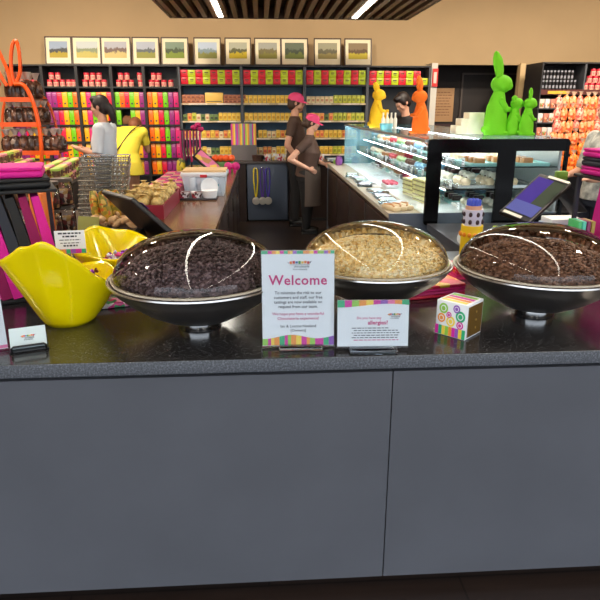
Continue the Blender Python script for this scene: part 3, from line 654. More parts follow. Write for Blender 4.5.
# red door sign and notices by the pillar
o = MB().box(0, .085, -.02, 0, 0, .26).box(.02, .065, -.021, -.02, .05, .21, 1).build('wall_sign', [mat('sign red', (208, 40, 34), .4), mat('sign pale', (226, 200, 190), .5)], None, (2.632, 9.615, 1.96)); tag(o, 'narrow red sign fixed high on the white pillar', 'sign')
nt_ = MB().box(0, .38, -.01, 0, 0, .56); rg2 = random.Random(3)
for i in range(9):
    x = .04
    while x < .3: w_ = rg2.uniform(.02, .07); nt_.box(x, min(.34, x + w_), -.0106, -.01, .48 - i * .047, .495 - i * .047, 1); x += w_ + .012
o = nt_.build('notice', [mat('notice paper', (196, 150, 104), .6), mat('notice ink', (150, 104, 70), .6)], None, (3.0, 10.86, 1.42)); tag(o, 'tan paper notice on dark wall beside the pillar', 'notice')
o = MB().box(0, .38, -.01, 0, 0, .3).build('notice_board', mat('maroon board', (66, 30, 26), .5), None, (2.98, 10.86, 1.08)); tag(o, 'maroon board under the tan notice on dark wall', 'notice')

# ------------------------------------------------------------------ left side of the shop
t = thing('side_table', 'dark side table left of the return counter holding baskets', 'table', (-2.3, 2.68, 0))
MB().rbox(0, 1.3, 0, 2.02, .87, .905, .004).build('table_top', mat('dark table top', (58, 42, 34), .35), t); MB().box(.03, 1.27, .03, 1.9, 0, .868).build('table_base', blackm, t)
# felt bag stands
def bag_stand(loc, label, rz=0):
    t = thing('bag_stand', label, 'stand', loc, rz, 'felt bag stands')
    MB().rbox(-.21, .21, -.13, .13, 0, .018, .004).build('base', blackm, t)
    for x in (-.2, .2): MB().box(x - .008, x + .008, .105, .125, .018, .43).build('post', navy, t)
    MB().rbox(-.22, .22, -.14, .14, .43, .442, .003).build('top_shelf', blackm, t)
    return t
def felt_bag(c):
    t = MB(); h = .40
    vs = []
    for y in (-.115, .115):
        for x, z in ((-.02, 0), (.02, 0), (.02, h * .6), (.014, h), (-.014, h), (-.019, h * .6)): vs.append((x + .03 * (1 - z / h) * 0, y, z))
    t.add(vs, [(0, 1, 2, 3, 4, 5), (11, 10, 9, 8, 7, 6)] + [(i, i + 6, (i + 1) % 6 + 6, (i + 1) % 6) for i in range(6)])
    o = t.build('felt_bag', c)
    return Stock(o, 'bag')
dmag = mat('deep magenta felt', (150, 14, 84), .8, bump=.3, bscale=200)
BAG = {'magenta': felt_bag(magenta), 'deep magenta': felt_bag(dmag), 'charcoal': felt_bag(navy), 'black': felt_bag(blackm)}
def fold(c):
    mb = MB(); mb.rbox(-.1, .1, -.12, .12, 0, .026, .012, seg=3); mb.rbox(-.098, .1, -.118, .118, .026, .04, .007)
    return Stock(mb.build('folded_felt_bag', c), 'bag')
FOLD = {'magenta': fold(magenta), 'charcoal': fold(navy), 'black': fold(blackm)}
SA = math.radians(22); lc0 = Vector((-1.045, 2.44, .911)); MS = Matrix.Translation(lc0) @ Matrix.Rotation(SA, 4, 'Z')
bag_stand(lc0, 'black stand with magenta felt bags behind the yellow bowl', SA)
for i, c in enumerate(('magenta', 'deep magenta', 'magenta', 'magenta', 'deep magenta', 'magenta', 'charcoal', 'black', 'deep magenta', 'magenta')):
    BAG[c].put(MS @ Vector((-.172 + i * .041, -.01, .02)), (0, math.radians(-13 + i * .5), SA), f'{c} felt bag standing {ORD[i]} from left in left stand', 'felt bags in the left stand')
for i, (c, dx, dy, dz, rz) in enumerate((('magenta', -.11, 0, 0, .05), ('charcoal', -.11, .01, .041, -.05), ('magenta', -.12, 0, .082, .1), ('black', .1, .0, 0, .02), ('magenta', .09, .01, .041, -.1))):
    FOLD[c].put(MS @ Vector((dx, dy, .4435 + dz)), SA + rz, f'{c} folded felt bag, {ORD[i % 3]} up in the {("left", "right")[i // 3]} pile on left stand', 'folded felt bags')
rp = at(600, 250, Y=2.75); bag_stand((rp.x + .13, 2.79, .901), 'black stand with magenta bags at right photo edge')
for i, c in enumerate(('magenta', 'deep magenta', 'magenta', 'charcoal', 'magenta')):
    BAG[c].put((rp.x + .02 + i * .05, 2.77, .922), (0, math.radians(4), 0), f'{c} felt bag standing {ORD[i]} from left in right stand', 'felt bags in the right stand')
for i, c in enumerate(('magenta', 'charcoal', 'magenta')): FOLD[c].put((rp.x + .03, 2.79, 1.3445 + i * .041), .05, f'{c} folded felt bag, {ORD[i]} up on top of right stand', 'folded felt bags')

# rabbit shaped orange rack
RY = 6.1
om = mat('orange powder coat', (244, 92, 20), .35)
def rp_(px, py, dy=0): return at(px, py, Y=RY + dy)
a = rp_(-22, 150); b_ = rp_(42, 150); cx = rp_(10, 100).x; z0 = .0
t = thing('rabbit_rack', 'orange metal display rack with two tall rabbit ear loops', 'display rack', (cx, RY, 0))
L = lambda px, py, dy=0: rp_(px, py, dy) - Vector((cx, RY, 0))
def smooth(pts, n=6):
    out = []
    for i in range(len(pts) - 1):
        p0, p1, p2, p3 = (Vector(pts[max(0, i - 1)]), Vector(pts[i]), Vector(pts[i + 1]), Vector(pts[min(len(pts) - 1, i + 2)]))
        for k in range(n):
            u = k / n; out.append(.5 * ((2 * p1) + (p2 - p0) * u + (2 * p0 - 5 * p1 + 4 * p2 - p3) * u * u + (3 * p1 - p0 - 3 * p2 + p3) * u ** 3))
    out.append(Vector(pts[-1])); return out
ear = [L(16, 84), L(20, 72), L(19.5, 55), L(17.5, 44), L(15, 41), L(12.5, 45), L(11, 57), L(11.5, 72), L(14, 84)]
MB().tube(smooth(ear), .017).build('ear_loop', om, t)
ear2 = [L(11, 86), L(8, 72), L(2, 58), L(-3, 48), L(-6, 46), L(-7, 52), L(-5, 64), L(2, 78), L(7, 86)]
MB().tube(smooth(ear2), .017).build('ear_loop', om, t)
side = [L(14, 84), L(23, 85), L(30, 95), L(36, 112), L(40, 132), L(41.5, 150), L(42, 175)]; sd = smooth(side)
sd.append(Vector((sd[-1].x, 0, 0)))
MB().tube(sd, .02).build('side_hoop', om, t)
lx = 2 * L(10, 100).x
MB().tube([Vector((lx * 0 + 2 * L(8, 90).x - p.x, 0, p.z)) for p in sd], .02).build('side_hoop', om, t)
bk = [Vector((p.x + .03, .42, p.z - .1 * (p.z > .3))) for p in sd]
MB().tube(bk, .014).build('back_hoop', om, t); MB().tube([Vector((2 * L(8, 90).x - p.x, .42, p.z)) for p in bk], .014).build('back_hoop', om, t)
SHZ = [L(20, 98.5).z, L(20, 123.5).z, L(20, 152).z, .55, .2]; SHX = [(L(-14, 0).x, L(33, 100).x), (L(-18, 0).x, L(38, 100).x), (L(-24, 0).x, L(41, 0).x), (L(-24, 0).x, L(41, 0).x), (L(-24, 0).x, L(41, 0).x)]
for z, (x0, x1) in zip(SHZ, SHX):
    s_ = MB().box(x0, x1, 0, .42, z - .014, z).build('shelf', mat('rack shelf dark', (96, 52, 30), .5), t); MB().box(x0, x1, -.006, 0, z - .03, z + .012).build('shelf_lip', om, s_)
# cellophane bags of chocolate
def cello_bag(c):
    mb = MB(); mb.lathe([(.001, 0), (.05, .002), (.06, .03), (.058, .1), (.04, .14), (.012, .16)], 14, 0)
    o = mb.build('chocolate_gift_bag', c)
    MB().lathe([(.012, .158), (.015, .165), (.03, .2), (.045, .225)], 9, 0).build('gathered_top', mat('crinkled film', (214, 196, 186), .25, spec=.8), o); MB().lathe([(.013, .154), (.016, .158), (.013, .165)], 10, 0).build('ribbon', mat('bag ribbon', (226, 100, 50), .5), o)
    return Stock(o, 'gift bag')
CB = [cello_bag(mottled('choc bag', [(70, 40, 28), (96, 60, 44), (120, 84, 66), (54, 32, 24)], 30, .2)), cello_bag(mottled('dark bag', [(52, 34, 28), (84, 60, 50), (150, 130, 116), (60, 40, 30)], 26, .2))]  # palest patches of the dark bag paint in highlights on the film
rg = random.Random(6)
for r in range(3):
    x0, x1 = SHX[r]; n = (5, 6, 7)[r]
    for rr in range(2):
        for i in range(n):
            CB[(i + r) % 2].put((cx + x0 + .07 + i * (x1 - x0 - .13) / (n - 1) + rg.uniform(-.01, .01), RY + .09 + rr * .2, SHZ[r] + .001), rg.uniform(0, 6), f'film wrapped chocolate bag, {ORD[i]} in {("front", "rear")[rr]} row, {("top", "middle", "lower")[r]} shelf of rabbit rack', 'chocolate bags on rabbit rack', (1, 1, 1.05 if r == 0 else .92))
# table of little pots
pn = at(64, 190, Y=4.78); pf = at(84, 160, Y=6.03); PA = math.atan2(-(pf.x - pn.x), 1.25)
t = thing('pot_table', 'black display plinth carrying rows of little lidded pots', 'table', (pn.x, 4.78, 0), PA)
MB().rbox(-.62, 0, 0, 1.25, 1.02, 1.045, .004).build('table_top', blackm, t); MB().box(-.6, -.02, .02, 1.23, 0, 1.02).build('table_base', mat('black plinth', (24, 20, 20), .5), t)
def pot(c, lid):
    mb = MB(); mb.lathe([(.001, 0), (.032, 0), (.037, .06), (.001, .061)], 16, 0); o = mb.build('sweet_pot', c)
    MB().lathe([(.039, .061), (.040, .076), (.034, .08), (.001, .08)], 16).build('lid', lid, o); return Stock(o, 'pot')
PT = {'pink': pot(mottled('pot paper a', [(96, 60, 40), (220, 150, 150), (120, 70, 60)], 60), mat('pot lid pink', (230, 140, 150), .4)), 'green': pot(mottled('pot paper b', [(84, 60, 34), (170, 180, 80), (110, 80, 50)], 60), mat('pot lid green', (170, 200, 84), .4)), 'yellow': pot(mottled('pot paper c', [(90, 50, 40), (200, 180, 90), (150, 60, 60)], 60), mat('pot lid yellow', (228, 206, 110), .4))}
M8 = Matrix.Translation((pn.x, 4.78, 0)) @ Matrix.Rotation(PA, 4, 'Z')
for r in range(6):
    for q in range(11):
        for lv in range((2, 2, 1, 1, 2, 3)[r]):
            k = ('pink', 'green', 'yellow')[(r + q // 2 + lv) % 3]; p = M8 @ Vector((-.055 - r * .101, .06 + q * .11, 1.0455 + lv * .081))
            PT[k].put(p, q, f'{k} lidded pot, {ORD[q] if q < 13 else "last"} back, {("lower", "upper", "topmost")[lv]} tier, {ORD[r]} row from right on plinth', 'little pots on black plinth')
# stacked wire baskets
t = None
wire = mat('basket wire', (206, 204, 196), .25, .9)
def wire_basket():
    t = thing('wire_basket', None, 'basket'); mb = MB()
    def ring(w, d, z, r=.0035): mb.tube([(-w, -d, z), (w, -d, z), (w, d, z), (-w, d, z)], r, 6, closed=True)
    ring(.165, .125, .0); ring(.19, .148, .10, .005); ring(.18, .14, .06); ring(.172, .132, .03)
    for i in range(11):
        u = -1 + i * .2
        for s_ in (-1, 1): mb.tube([(u * .165, s_ * .125, 0), (u * .19, s_ * .148, .1)], .003, 5)
    for i in range(8):
        u = -1 + i * 2 / 7
        for s_ in (-1, 1): mb.tube([(s_ * .165, u * .125, 0), (s_ * .19, u * .148, .1)], .003, 5)
    for i in range(7): u = -.9 + i * .3; mb.tube([(u * .165, -.125, 0), (u * .165, .125, 0)], .002, 5)
    mb.build('wire_body', wire, t)
    for s_ in (-1, 1): MB().tube([(-.06, s_ * .148, .1), (-.05, s_ * .16, .085), (.05, s_ * .16, .085), (.06, s_ * .148, .1)], .005, 6).build('handle', mat('basket grip', (70, 72, 76), .4), t)
    return t
wp = at(101, 215, Y=4.25); WB_ = Stock(wire_basket(), 'basket')
for i in range(12):
    WB_.put((wp.x + .004 * i, 4.36, .906 + i * .031), .12 + .03 * (i % 3 - 1), f'silver wire shopping basket, {ORD[i]} from the bottom of the nested stack', 'nested wire baskets', (.84, .84, .84))
# jars
jm = mottled('jar sweets', [(120, 40, 40), (190, 150, 90), (90, 60, 50), (210, 190, 170), (60, 40, 36)], 40)
jp = at(53, 232, Y=3.7)
def jar():
    t = thing('sweet_jar', None, 'jar'); MB().lathe([(.001, .003), (.06, .003), (.063, .008), (.063, .135), (.056, .145)], 24).build('glass_body', acrylic, t)
    MB().lathe([(.001, .006), (.058, .008), (.058, .085), (.03, .1), (.001, .104)], 24).build('contents', jm, t); MB().lathe([(.06, .142), (.064, .144), (.064, .162), (.001, .166)], 24).build('lid', mat('jar lid', (90, 84, 78), .3, .6), t); return t
J = Stock(jar(), 'jar')
for i, (dx, dy, dz) in enumerate(((0, 0, 0), (0, 0, .167), (-.16, .05, 0), (-.16, .05, .167), (.03, .17, 0), (.03, .17, .167))): J.put((jp.x + dx, 3.7 + dy, .906 + dz), 0, f'clear jar of sweets, {("lower", "upper")[i % 2]}, {("first", "second", "third")[i // 2]} pile beside black plinth', 'clear sweet jars')
op = at(41, 200, Y=3.3)
o = MB().rbox(-.035, .035, -.08, .08, 0, .32, .006).build('orange_box', mat('orange card', (226, 116, 30), .5), None, (op.x, 3.3, .906)); tag(o, 'tall orange carton standing behind the magenta felt bags', 'box')
o = MB().rbox(-.06, .06, -.05, .05, 0, .07, .005).build('kraft_box', kraft, None, (at(52, 238, Y=3.1).x, 3.1, .906)); tag(o, 'low kraft box on side table behind price card', 'box')

# on the return counter, left to right and near to far
mp = at(81, 232, Y=3.0)
t = thing('menu_card', 'olive green printed card leaning behind the yellow bowls', 'card', (mp.x, 3.05, .9105), math.radians(-18))
T = Matrix.Rotation(math.radians(-14), 4, 'X'); o = MB().box(-.06, .06, 0, .004, .006, .22).box(-.045, .045, -.0006, 0, .03, .09, 1).build('card', [mat('olive card', (150, 150, 78), .5), mat('plum print', (150, 96, 96), .5)], t); o.matrix_local = T
MB().box(-.05, .05, 0, .08, 0, .006).build('foot', acrylic, t)
cp = at(95, 232, Y=2.92); o = MB().lathe([(.001, 0), (.022, 0), (.027, .07), (.025, .07), (.021, .004), (.001, .004)], 20).build('paper_cup', white, None, (cp.x, 2.92, .9105)); tag(o, 'small white paper cup behind the rear yellow bowl', 'cup')
# basket of packets
bp = at(112, 225, Y=3.55)
t = thing('gift_hamper', 'woven tray with kraft paper and packets behind the till screen', 'hamper', (bp.x, 3.55, .9105), .1)
MB().rbox(-.12, .16, -.13, .13, 0, .09, .01).build('tray', mat('woven brown', (66, 42, 30), .8, bump=.6, bscale=80), t)
mb = MB(); rg = random.Random(9)
for i in range(46): mb.ell((rg.uniform(-.10, .14), rg.uniform(-.12, .12), .1 + rg.uniform(0, .04)), (rg.uniform(.02, .045), rg.uniform(.015, .03), rg.uniform(.01, .02)), n=6, M=Euler((rg.uniform(-1, 1), rg.uniform(-1, 1), rg.uniform(0, 6))).to_matrix().to_4x4())
tag(mb.build('crumpled_paper', mat('kraft shred', (196, 156, 110), .7, var=.2, scale=30), t), kind='stuff')
snack = mottled('snack bag print', [(206, 160, 50), (150, 140, 50), (200, 100, 40), (226, 190, 100), (110, 110, 50)], 55)
mb = MB(); mb.lathe([(.0, .0), (.04, .005), (.048, .05), (.045, .12), (.03, .17)], 10, M=Matrix.Diagonal((1.2, .6, 1, 1))); SN = Stock(mb.build('snack_packet', snack), 'packet')
for i in range(4): SN.put((bp.x - .085 + i * .036 + rg.uniform(-.01, .01), 3.58 + (i % 2) * .06, 1.02), (rg.uniform(-.2, .2), rg.uniform(-.25, .25), rg.uniform(0, 3)), f'upright golden snack packet, {ORD[i]} from left in the woven tray', 'snack packets in woven tray')
# till screen seen from behind
q = [at(104, 189, Y=3.34), at(134, 197, Y=3.08), at(190, 244, Y=2.98), at(159, 241, Y=3.26)]
ctr = sum(q, Vector()) / 4; nrm = (q[1] - q[0]).cross(q[3] - q[0]).normalized()
if nrm.z < 0: nrm = -nrm
t = thing('till_screen', 'black till touchscreen on its stand seen from behind, left counter', 'till', (ctr.x, ctr.y, .9105))
B0 = Vector((ctr.x, ctr.y, .9105)); mb = MB(); q = [p - B0 for p in q]
mb.add([p for p in q] + [p - nrm * .028 for p in q], [(0, 1, 2, 3), (7, 6, 5, 4), (0, 4, 5, 1), (1, 5, 6, 2), (2, 6, 7, 3), (3, 7, 4, 0)]); sc_ = mb.build('screen_case', black, t)
bv = sc_.modifiers.new('b', 'BEVEL'); bv.width = .008; bv.segments = 2
lg = q[1] * .78 + q[0] * .1 + q[2] * .12 + nrm * .0012
mb = MB(); u = (q[1] - q[0]).normalized(); v = (q[2] - q[1]).normalized(); mb.add([lg, lg + u * .05, lg + u * .05 + v * .05, lg + v * .05], [(0, 1, 2, 3)]); mb.build('logo_patch', mat('purple mark', (128, 84, 170), .4), sc_)
fx = -.03
MB().prism([(fx - .1, 0), (fx + .06, 0), (fx + .05, .02), (fx + .0, .13), (fx - .03, .13)], -.05, .05).build('stand', black, t)
MB().rbox(-.17, -.05, -.1, .06, 0, .012, .003).build('stand_foot', blackm, t)
kp = at(124, 236, Y=2.86); o = MB().rbox(-.055, .055, -.035, .035, 0, .075, .005, M=Matrix.Rotation(.5, 4, 'Y')).build('card_reader', mat('taupe case', (150, 116, 90), .5), None, (kp.x, 2.84, .94)); tag(o, 'taupe card reader leaning by the till stand', 'card reader')
# striped straws
for i in range(9):
    c = ('orange', 'orange', 'pink', 'orange', 'orange', 'pink', 'orange', 'pink', 'orange')[i]
    p = at(126 + i * 1.2, 251 - i * 1.4, Z=.925 + .004 * (i % 2)); o = MB().cyl((0, 0, 0), (.30, .07 + .012 * i, .0), .0045, n=8).build('paper_straw', mat('straw ' + c, (240, 130, 30) if c == 'orange' else (240, 70, 150), .5), None, (p.x - .02, min(p.y, 2.75), .916 + .0085 * (i % 2))); tag(o, f'{c} straw lying behind left steel bowl, {ORD[i]} from the front', 'straw', 'straws behind left bowl')
# display trays with wrapped goods
def dtray(y0, y1, label, c, lab2):
    t = thing('display_tray', label, 'display tray', (-.98, y0, .9105), 0, 'cloth covered display trays'); w = .3; d = y1 - y0
    for bx in ((0, w, 0, .012), (0, w, d - .012, d)): MB().box(bx[0], bx[1], bx[2], bx[3], 0, .10).build('side', c, t)
    for bx in ((0, .012), (w - .012, w)): MB().box(bx[0], bx[1], .012, d - .012, 0, .10).build('side', c, t)
    MB().box(.012, w - .012, .012, d - .012, .04, .06).build('cloth', mottled('wrapped cloth', [(150, 30, 80), (190, 40, 110), (120, 40, 110), (220, 80, 60), (170, 20, 60)], 22), t)
crim = mat('crimson tray', (138, 22, 44), .5)
dtray(4.2, 5.05, 'crimson tray of gold wrapped balls nearest the till screen', crim, ''); dtray(5.1, 6.6, 'long crimson tray of purple packets behind gold balls', crim, '')
mb = MB(); mb.ell((0, 0, .045), (.045, .045, .042), n=14); mb.lathe([(.008, .082), (.02, .1), (.03, .104)], 8); GB = Stock(mb.build('gold_wrapped_ball', mat('gold wrap', (206, 176, 110), .35, .3, var=.3, scale=40, bump=.5, bscale=80)), 'chocolate')
n = 0
for a_ in range(8):
    for b in range(3):
        n += 1; GB.put((-.93 + b * .1, 4.27 + a_ * .1, .9715 + (.03 if (a_ + b) % 3 == 0 else 0)), n, f'gold wrapped ball, {ORD[a_]} from front, {("left", "middle", "right")[b]} column of crimson tray', 'gold balls in crimson tray')
mb = MB(); mb.rbox(-.05, .05, -.035, .035, 0, .05, .015, seg=3); PP = [Stock(mb.build('foil_packet', m), 'packet') for m in (mat('packet plum', (140, 34, 110), .3, .3), mat('packet rose', (206, 50, 120), .3, .3), mat('packet tan', (190, 160, 120), .4))]
for a_ in range(12):
    for b in range(3): PP[(a_ * 2 + b) % 3].put((-.925 + b * .092, 5.17 + a_ * .115, .9715), .2 * math.sin(a_ * 3 + b), f'{("plum", "rose", "tan")[(a_ * 2 + b) % 3]} foil packet, {ORD[a_]} from front, {("left", "middle", "right")[b]} column of long tray', 'foil packets in long tray')
mb = MB(); mb.lathe([(.001, .0), (.048, 0), (.05, .01), (.05, .11), (.04, .12)], 20); CJ = thing('clear_tub', None, 'tub'); mb.build('tub_wall', acrylic, CJ); MB().lathe([(.001, .002), (.045, .004), (.045, .07), (.001, .08)], 16).build('contents', mat('tub sweets', (110, 60, 60), .5, var=.3, scale=50), CJ); MB().lathe([(.051, .112), (.052, .13), (.001, .134)], 20).build('lid', mat('tub lid', (196, 190, 190), .2), CJ); CJ = Stock(CJ, 'tub')
for i in range(2): CJ.put((-1.16 + i * .02, 4.35 + i * .17, .906), 0, f'clear lidded tub of sweets, {ORD[i]} from front left of gold balls', 'clear tubs by the gold balls')
# white storage tub
t = thing('storage_tub', 'white plastic storage tub with tan board on top, left counter', 'tub', (-.50, 5.5, .9105))
mb = MB(); vs = []
for z, w, d in ((0, .165, .14), (.19, .19, .165)): vs += [(-w, -d, z), (w, -d, z), (w, d, z), (-w, d, z)]
mb.add(vs, [(0, 3, 2, 1), (0, 1, 5, 4), (1, 2, 6, 5), (2, 3, 7, 6), (3, 0, 4, 7)]); 
for x in (-.1, 0, .1): mb.rbox(x - .03, x + .03, -.172, -.14, .01, .17, .01)
mb.build('tub_body', mat('translucent white', (206, 216, 228), .3), t); MB().rbox(-.2, .2, -.178, .175, .17, .205, .008).build('rim', whitep, t)
MB().box(-.185, .19, -.15, .17, .206, .222).build('board_lid', mat('tan board', (214, 176, 128), .6), t); MB().rbox(-.03, .03, -.186, -.178, .165, .19, .006).build('latch', mat('red latch', (200, 40, 50), .4), t)
MB().rbox(.1, .128, -.1745, -.172, .09, .108, .0005).build('sticker', mat('teal sticker', (40, 160, 180), .4), t)
# sample tray
t = thing('sample_tray', 'small dark tray in front of the white tub', 'tray', (-.55, 5.18, .9105))
MB().rbox(-.17, .17, -.09, .09, 0, .014, .005).build('tray', mat('tray dark', (40, 34, 40), .3), t)
mb = MB(); mb.lathe([(.001, 0), (.04, 0), (.05, .05), (.048, .05), (.001, .04)], 20); PC = Stock(mb.build('printed_cup', mottled('cup print', [(236, 230, 230), (236, 230, 230), (200, 60, 80), (230, 226, 226), (90, 60, 60)], 50)), 'cup')
for i in range(2): PC.put((-.655 + i * .105, 5.17, .925), 0, f'red and white printed cup, {("left", "right")[i]} one on sample tray', 'printed cups on sample tray')
o = MB().lathe([(.001, 0), (.055, 0), (.065, .05), (.07, .06), (.05, .055), (.001, .03)], 24).ell((0, 0, .04), (.045, .045, .02)).build('cake_tin', [white], None, (-.44, 5.17, .925)); tag(o, 'white round tub at the right end of sample tray', 'tub')
cr = thing('white_plate', 'round white plate leaning on the front of storage tub', 'plate', (-.45, 5.285, .925)); MB().lathe([(.001, 0), (.05, 0), (.075, .012), (.074, .016), (.05, .005), (.001, .004)], 28).build('plate', white, cr).matrix_local = Matrix.Translation((0, 0, .075)) @ Matrix.Rotation(math.radians(80), 4, 'X')
# far end of the return counter
rbm = mat('plum ribbon', (110, 20, 70), .5)
t = thing('ribbon_stand', 'tall stand hung with plum ribbons at far end of counter', 'stand', (-.84, 7.5, .9105))
MB().lathe([(.001, 0), (.09, 0), (.09, .012), (.012, .02), (.012, .5), (.001, .5)], 20).build('pole', blackm, t); MB().rbox(-.12, .14, -.008, .008, .48, .5, .003).build('crossbar', blackm, t)
for i in range(7): MB().tube(smooth([(-.11 + i * .038, -.01, .485), (-.115 + i * .038, -.03, .3), (-.10 + i * .036, -.02, .12 + .02 * (i % 3))]), .013, 6).build('ribbon', rbm if i % 3 else mat('bright ribbon', (190, 30, 100), .5), t)
for k, (x, z) in enumerate(((.05, .52), (.1, .55), (.13, .5))): MB().ell((x, -.02, z), (.04, .025, .03), n=10).build('bow', mat('bright ribbon', (190, 30, 100), .5), t)
o = MB().lathe([(.001, 0), (.05, 0), (.055, .08), (.045, .15), (.02, .18), (.001, .182)], 14).build('yellow_pouch', mottled('yellow pouch print', [(220, 190, 20), (200, 170, 30), (90, 90, 40)], 20), None, (-.93, 7.2, .9105)); tag(o, 'yellow pouch beside the plum ribbon stand', 'pouch')
t = thing('tablet_stand', 'tilted tablet with colourful display on black stand', 'tablet', (-.62, 7.1, .9105))
T = Matrix.Translation((0, 0, .15)) @ Matrix.Rotation(math.radians(42), 4, 'Y') @ Matrix.Rotation(math.radians(28), 4, 'X')
MB().rbox(-.16, .16, -.11, .11, -.01, .01, .006).build('case', black, t).matrix_local = T
MB().box(-.14, .14, -.09, .09, .0101, .0112).build('display', mottled('tablet picture', [(236, 190, 90), (220, 120, 160), (190, 140, 90), (240, 210, 120)], 9, .15), t).matrix_local = T
MB().cyl((0, 0, 0), (.01, 0, .14), .035, .02).lathe([(.001, 0), (.09, 0), (.085, .012), (.001, .014)], 20).build('foot', black, t)
t = thing('fruit_tray', 'green tray heaped with orange sweets at far end of counter', 'tray', (-.47, 7.75, .9105))
MB().rbox(-.14, .14, -.1, .1, 0, .1, .01).build('tray', mat('leaf green tray', (90, 130, 70), .5), t)
mb = MB(); mb.ell((0, 0, 0), (.045, .045, .04), n=12); OR = Stock(mb.build('orange_sweet', mat('orange glaze', (236, 90, 30), .3)), 'sweet')
for i in range(8): OR.put((-.57 + (i % 4) * .066, 7.70 + (i // 4) * .085, 1.052), 0, f'orange ball sweet, {ORD[i % 4]} from left, {("front", "back")[i // 4]} row of green tray', 'orange sweets in green tray')
o = MB()
for s_ in (-1, 1): o.ell((s_ * .045, 0, .08), (.05, .035, .05), n=12); o.ell((s_ * .03, 0, .03), (.02, .02, .045), n=10)
o.ell((0, 0, .08), (.03, .03, .03)); tag(o.build('gift_bow', mat('bright magenta bow', (206, 24, 120), .4), None, (-.345, 7.3, .912)), 'bright magenta bow beside the tilted tablet', 'bow')
for i in range(7):
    mb = MB(); mb.lathe([(.001, 0), (.022, 0), (.022, .085), (.001, .085)], 12)
    o = mb.build('sweet_tube', mat(('tube green', 'tube dark')[i % 2], ((130, 160, 90), (50, 50, 44))[i % 2], .4), None, (-.92 + i * .047, 6.75, .9105)); tag(o, f'{("green", "dark")[i % 2]} sweet tube, {ORD[i]} from left behind the white tub', 'tube', 'sweet tubes behind the white tub')
o = MB().rbox(-.055, .055, -.04, .04, 0, .09, .006).build('white_carton', white, None, (-.72, 5.95, .9105)); tag(o, 'little white carton behind left corner of storage tub', 'box')
# gift wrap display on the cabinet at the end
t = thing('gift_wrap_stand', 'grey stand topped with striped gift wrap sheet', 'stand', (-.25, 9.3, .8935))
MB().rbox(-.19, .19, -.02, .02, 0, .54, .006).build('panel', mat('stand grey', (118, 112, 112), .5), t)
mb = MB(); x = -.185; cols = [0, 3, 2, 4, 0, 7, 3, 2, 8, 0, 5, 2, 3, 7, 8, 0, 2, 3]
sm_ = STR + [mat('stripe grey', (150, 150, 150), .5), mat('stripe teal', (110, 150, 160), .5)]
for i, c in enumerate(cols): mb.box(x, x + .0206, -.026, -.0205, .23, .535, c); x += .0206
mb.build('striped_sheet', sm_, t)
o = MB().lathe([(.001, 0), (.07, 0), (.085, .08), (.08, .085), (.001, .06)], 20).build('brown_bowl', mat('dark wicker', (66, 40, 30), .7), None, (-.05, 9.2, .8935)); tag(o, 'dark brown bowl in front of striped gift wrap stand', 'bowl')
mb = MB(); mb.rbox(-.045, .045, -.04, .04, 0, .1, .008); PKG = [Stock(mb.build('small_packet', m), 'packet') for m in (mottled('packet a', [(230, 230, 236), (200, 60, 80), (230, 210, 190)], 30), mottled('packet b', [(240, 230, 220), (230, 200, 100), (210, 220, 230)], 30))]
for i in range(9): PKG[i % 2].put((.1 + i * .1, 9.27 + (i % 2) * .05, .8935), .2 * (i % 3), f'white and {("red", "yellow")[i % 2]} packet, {ORD[i]} from left on the low cabinet', 'packets on low cabinet')

# ------------------------------------------------------------------ fused shapes (rabbits, people)
def fuse(mb, name, m, parent=None, voxel=.012, smooth=4):
    """weld overlapping rounded shapes into one continuous skin"""
    o = bpy.data.objects.new('t', mb.mesh('t', m)); C.objects.link(o)
    r = o.modifiers.new('r', 'REMESH'); r.mode = 'VOXEL'; r.voxel_size = voxel
    s_ = o.modifiers.new('s', 'SMOOTH'); s_.iterations = smooth; s_.factor = .5
    dg = bpy.context.evaluated_depsgraph_get(); me = bpy.data.meshes.new_from_object(o.evaluated_get(dg)); me.name = name
    bpy.data.objects.remove(o)
    if not me.materials: me.materials.append(m)
    me.polygons.foreach_set('use_smooth', [True] * len(me.polygons)); me.update()
    ob = bpy.data.objects.new(name, me); C.objects.link(ob)
    if parent is not None: ob.parent = parent
    return ob
def chain(mb, pts, caps=True):
    pts = [(Vector(p), r) for p, r in pts]
    for i, (p, r) in enumerate(pts):
        if caps or 0 < i < len(pts) - 1: mb.ell(p, r, n=12)
    for (p, r), (q, s_) in zip(pts, pts[1:]): mb.cyl(p, q, r, s_, 14)
def loft(mb, rings, n=24):
    """closed stack of ellipses: (cx, cy, cz, rx, ry)"""
    vs = []; fs = []
    for cx_, cy_, cz_, rx, ry in rings:
        for i in range(n): a = 2 * PI * i / n; vs.append((cx_ + rx * math.cos(a), cy_ + ry * math.sin(a), cz_))
    for j in range(len(rings) - 1):
        for i in range(n): k = (i + 1) % n; fs.append((j * n + i, j * n + k, (j + 1) * n + k, (j + 1) * n + i))
    fs.append(tuple(reversed(range(n)))); fs.append(tuple(range((len(rings) - 1) * n, len(rings) * n)))
    mb.add(vs, fs, 0, True)

# ------------------------------------------------------------------ chocolate display case
cx0, cx1, cy0, cy1, ct = 1.10, 2.06, 4.1, 8.08, 1.455
t = thing('display_case', 'long lit glass chocolate case with black framed near end', 'display case', (0, 0, 0))
t.location = (cx0, cy0, .9505)
def bx(mb, x0, x1, y0, y1, z0, z1, m=0): return mb.box(x0 - cx0, x1 - cx0, y0 - cy0, y1 - cy0, z0 - .9505, z1 - .9505, m)
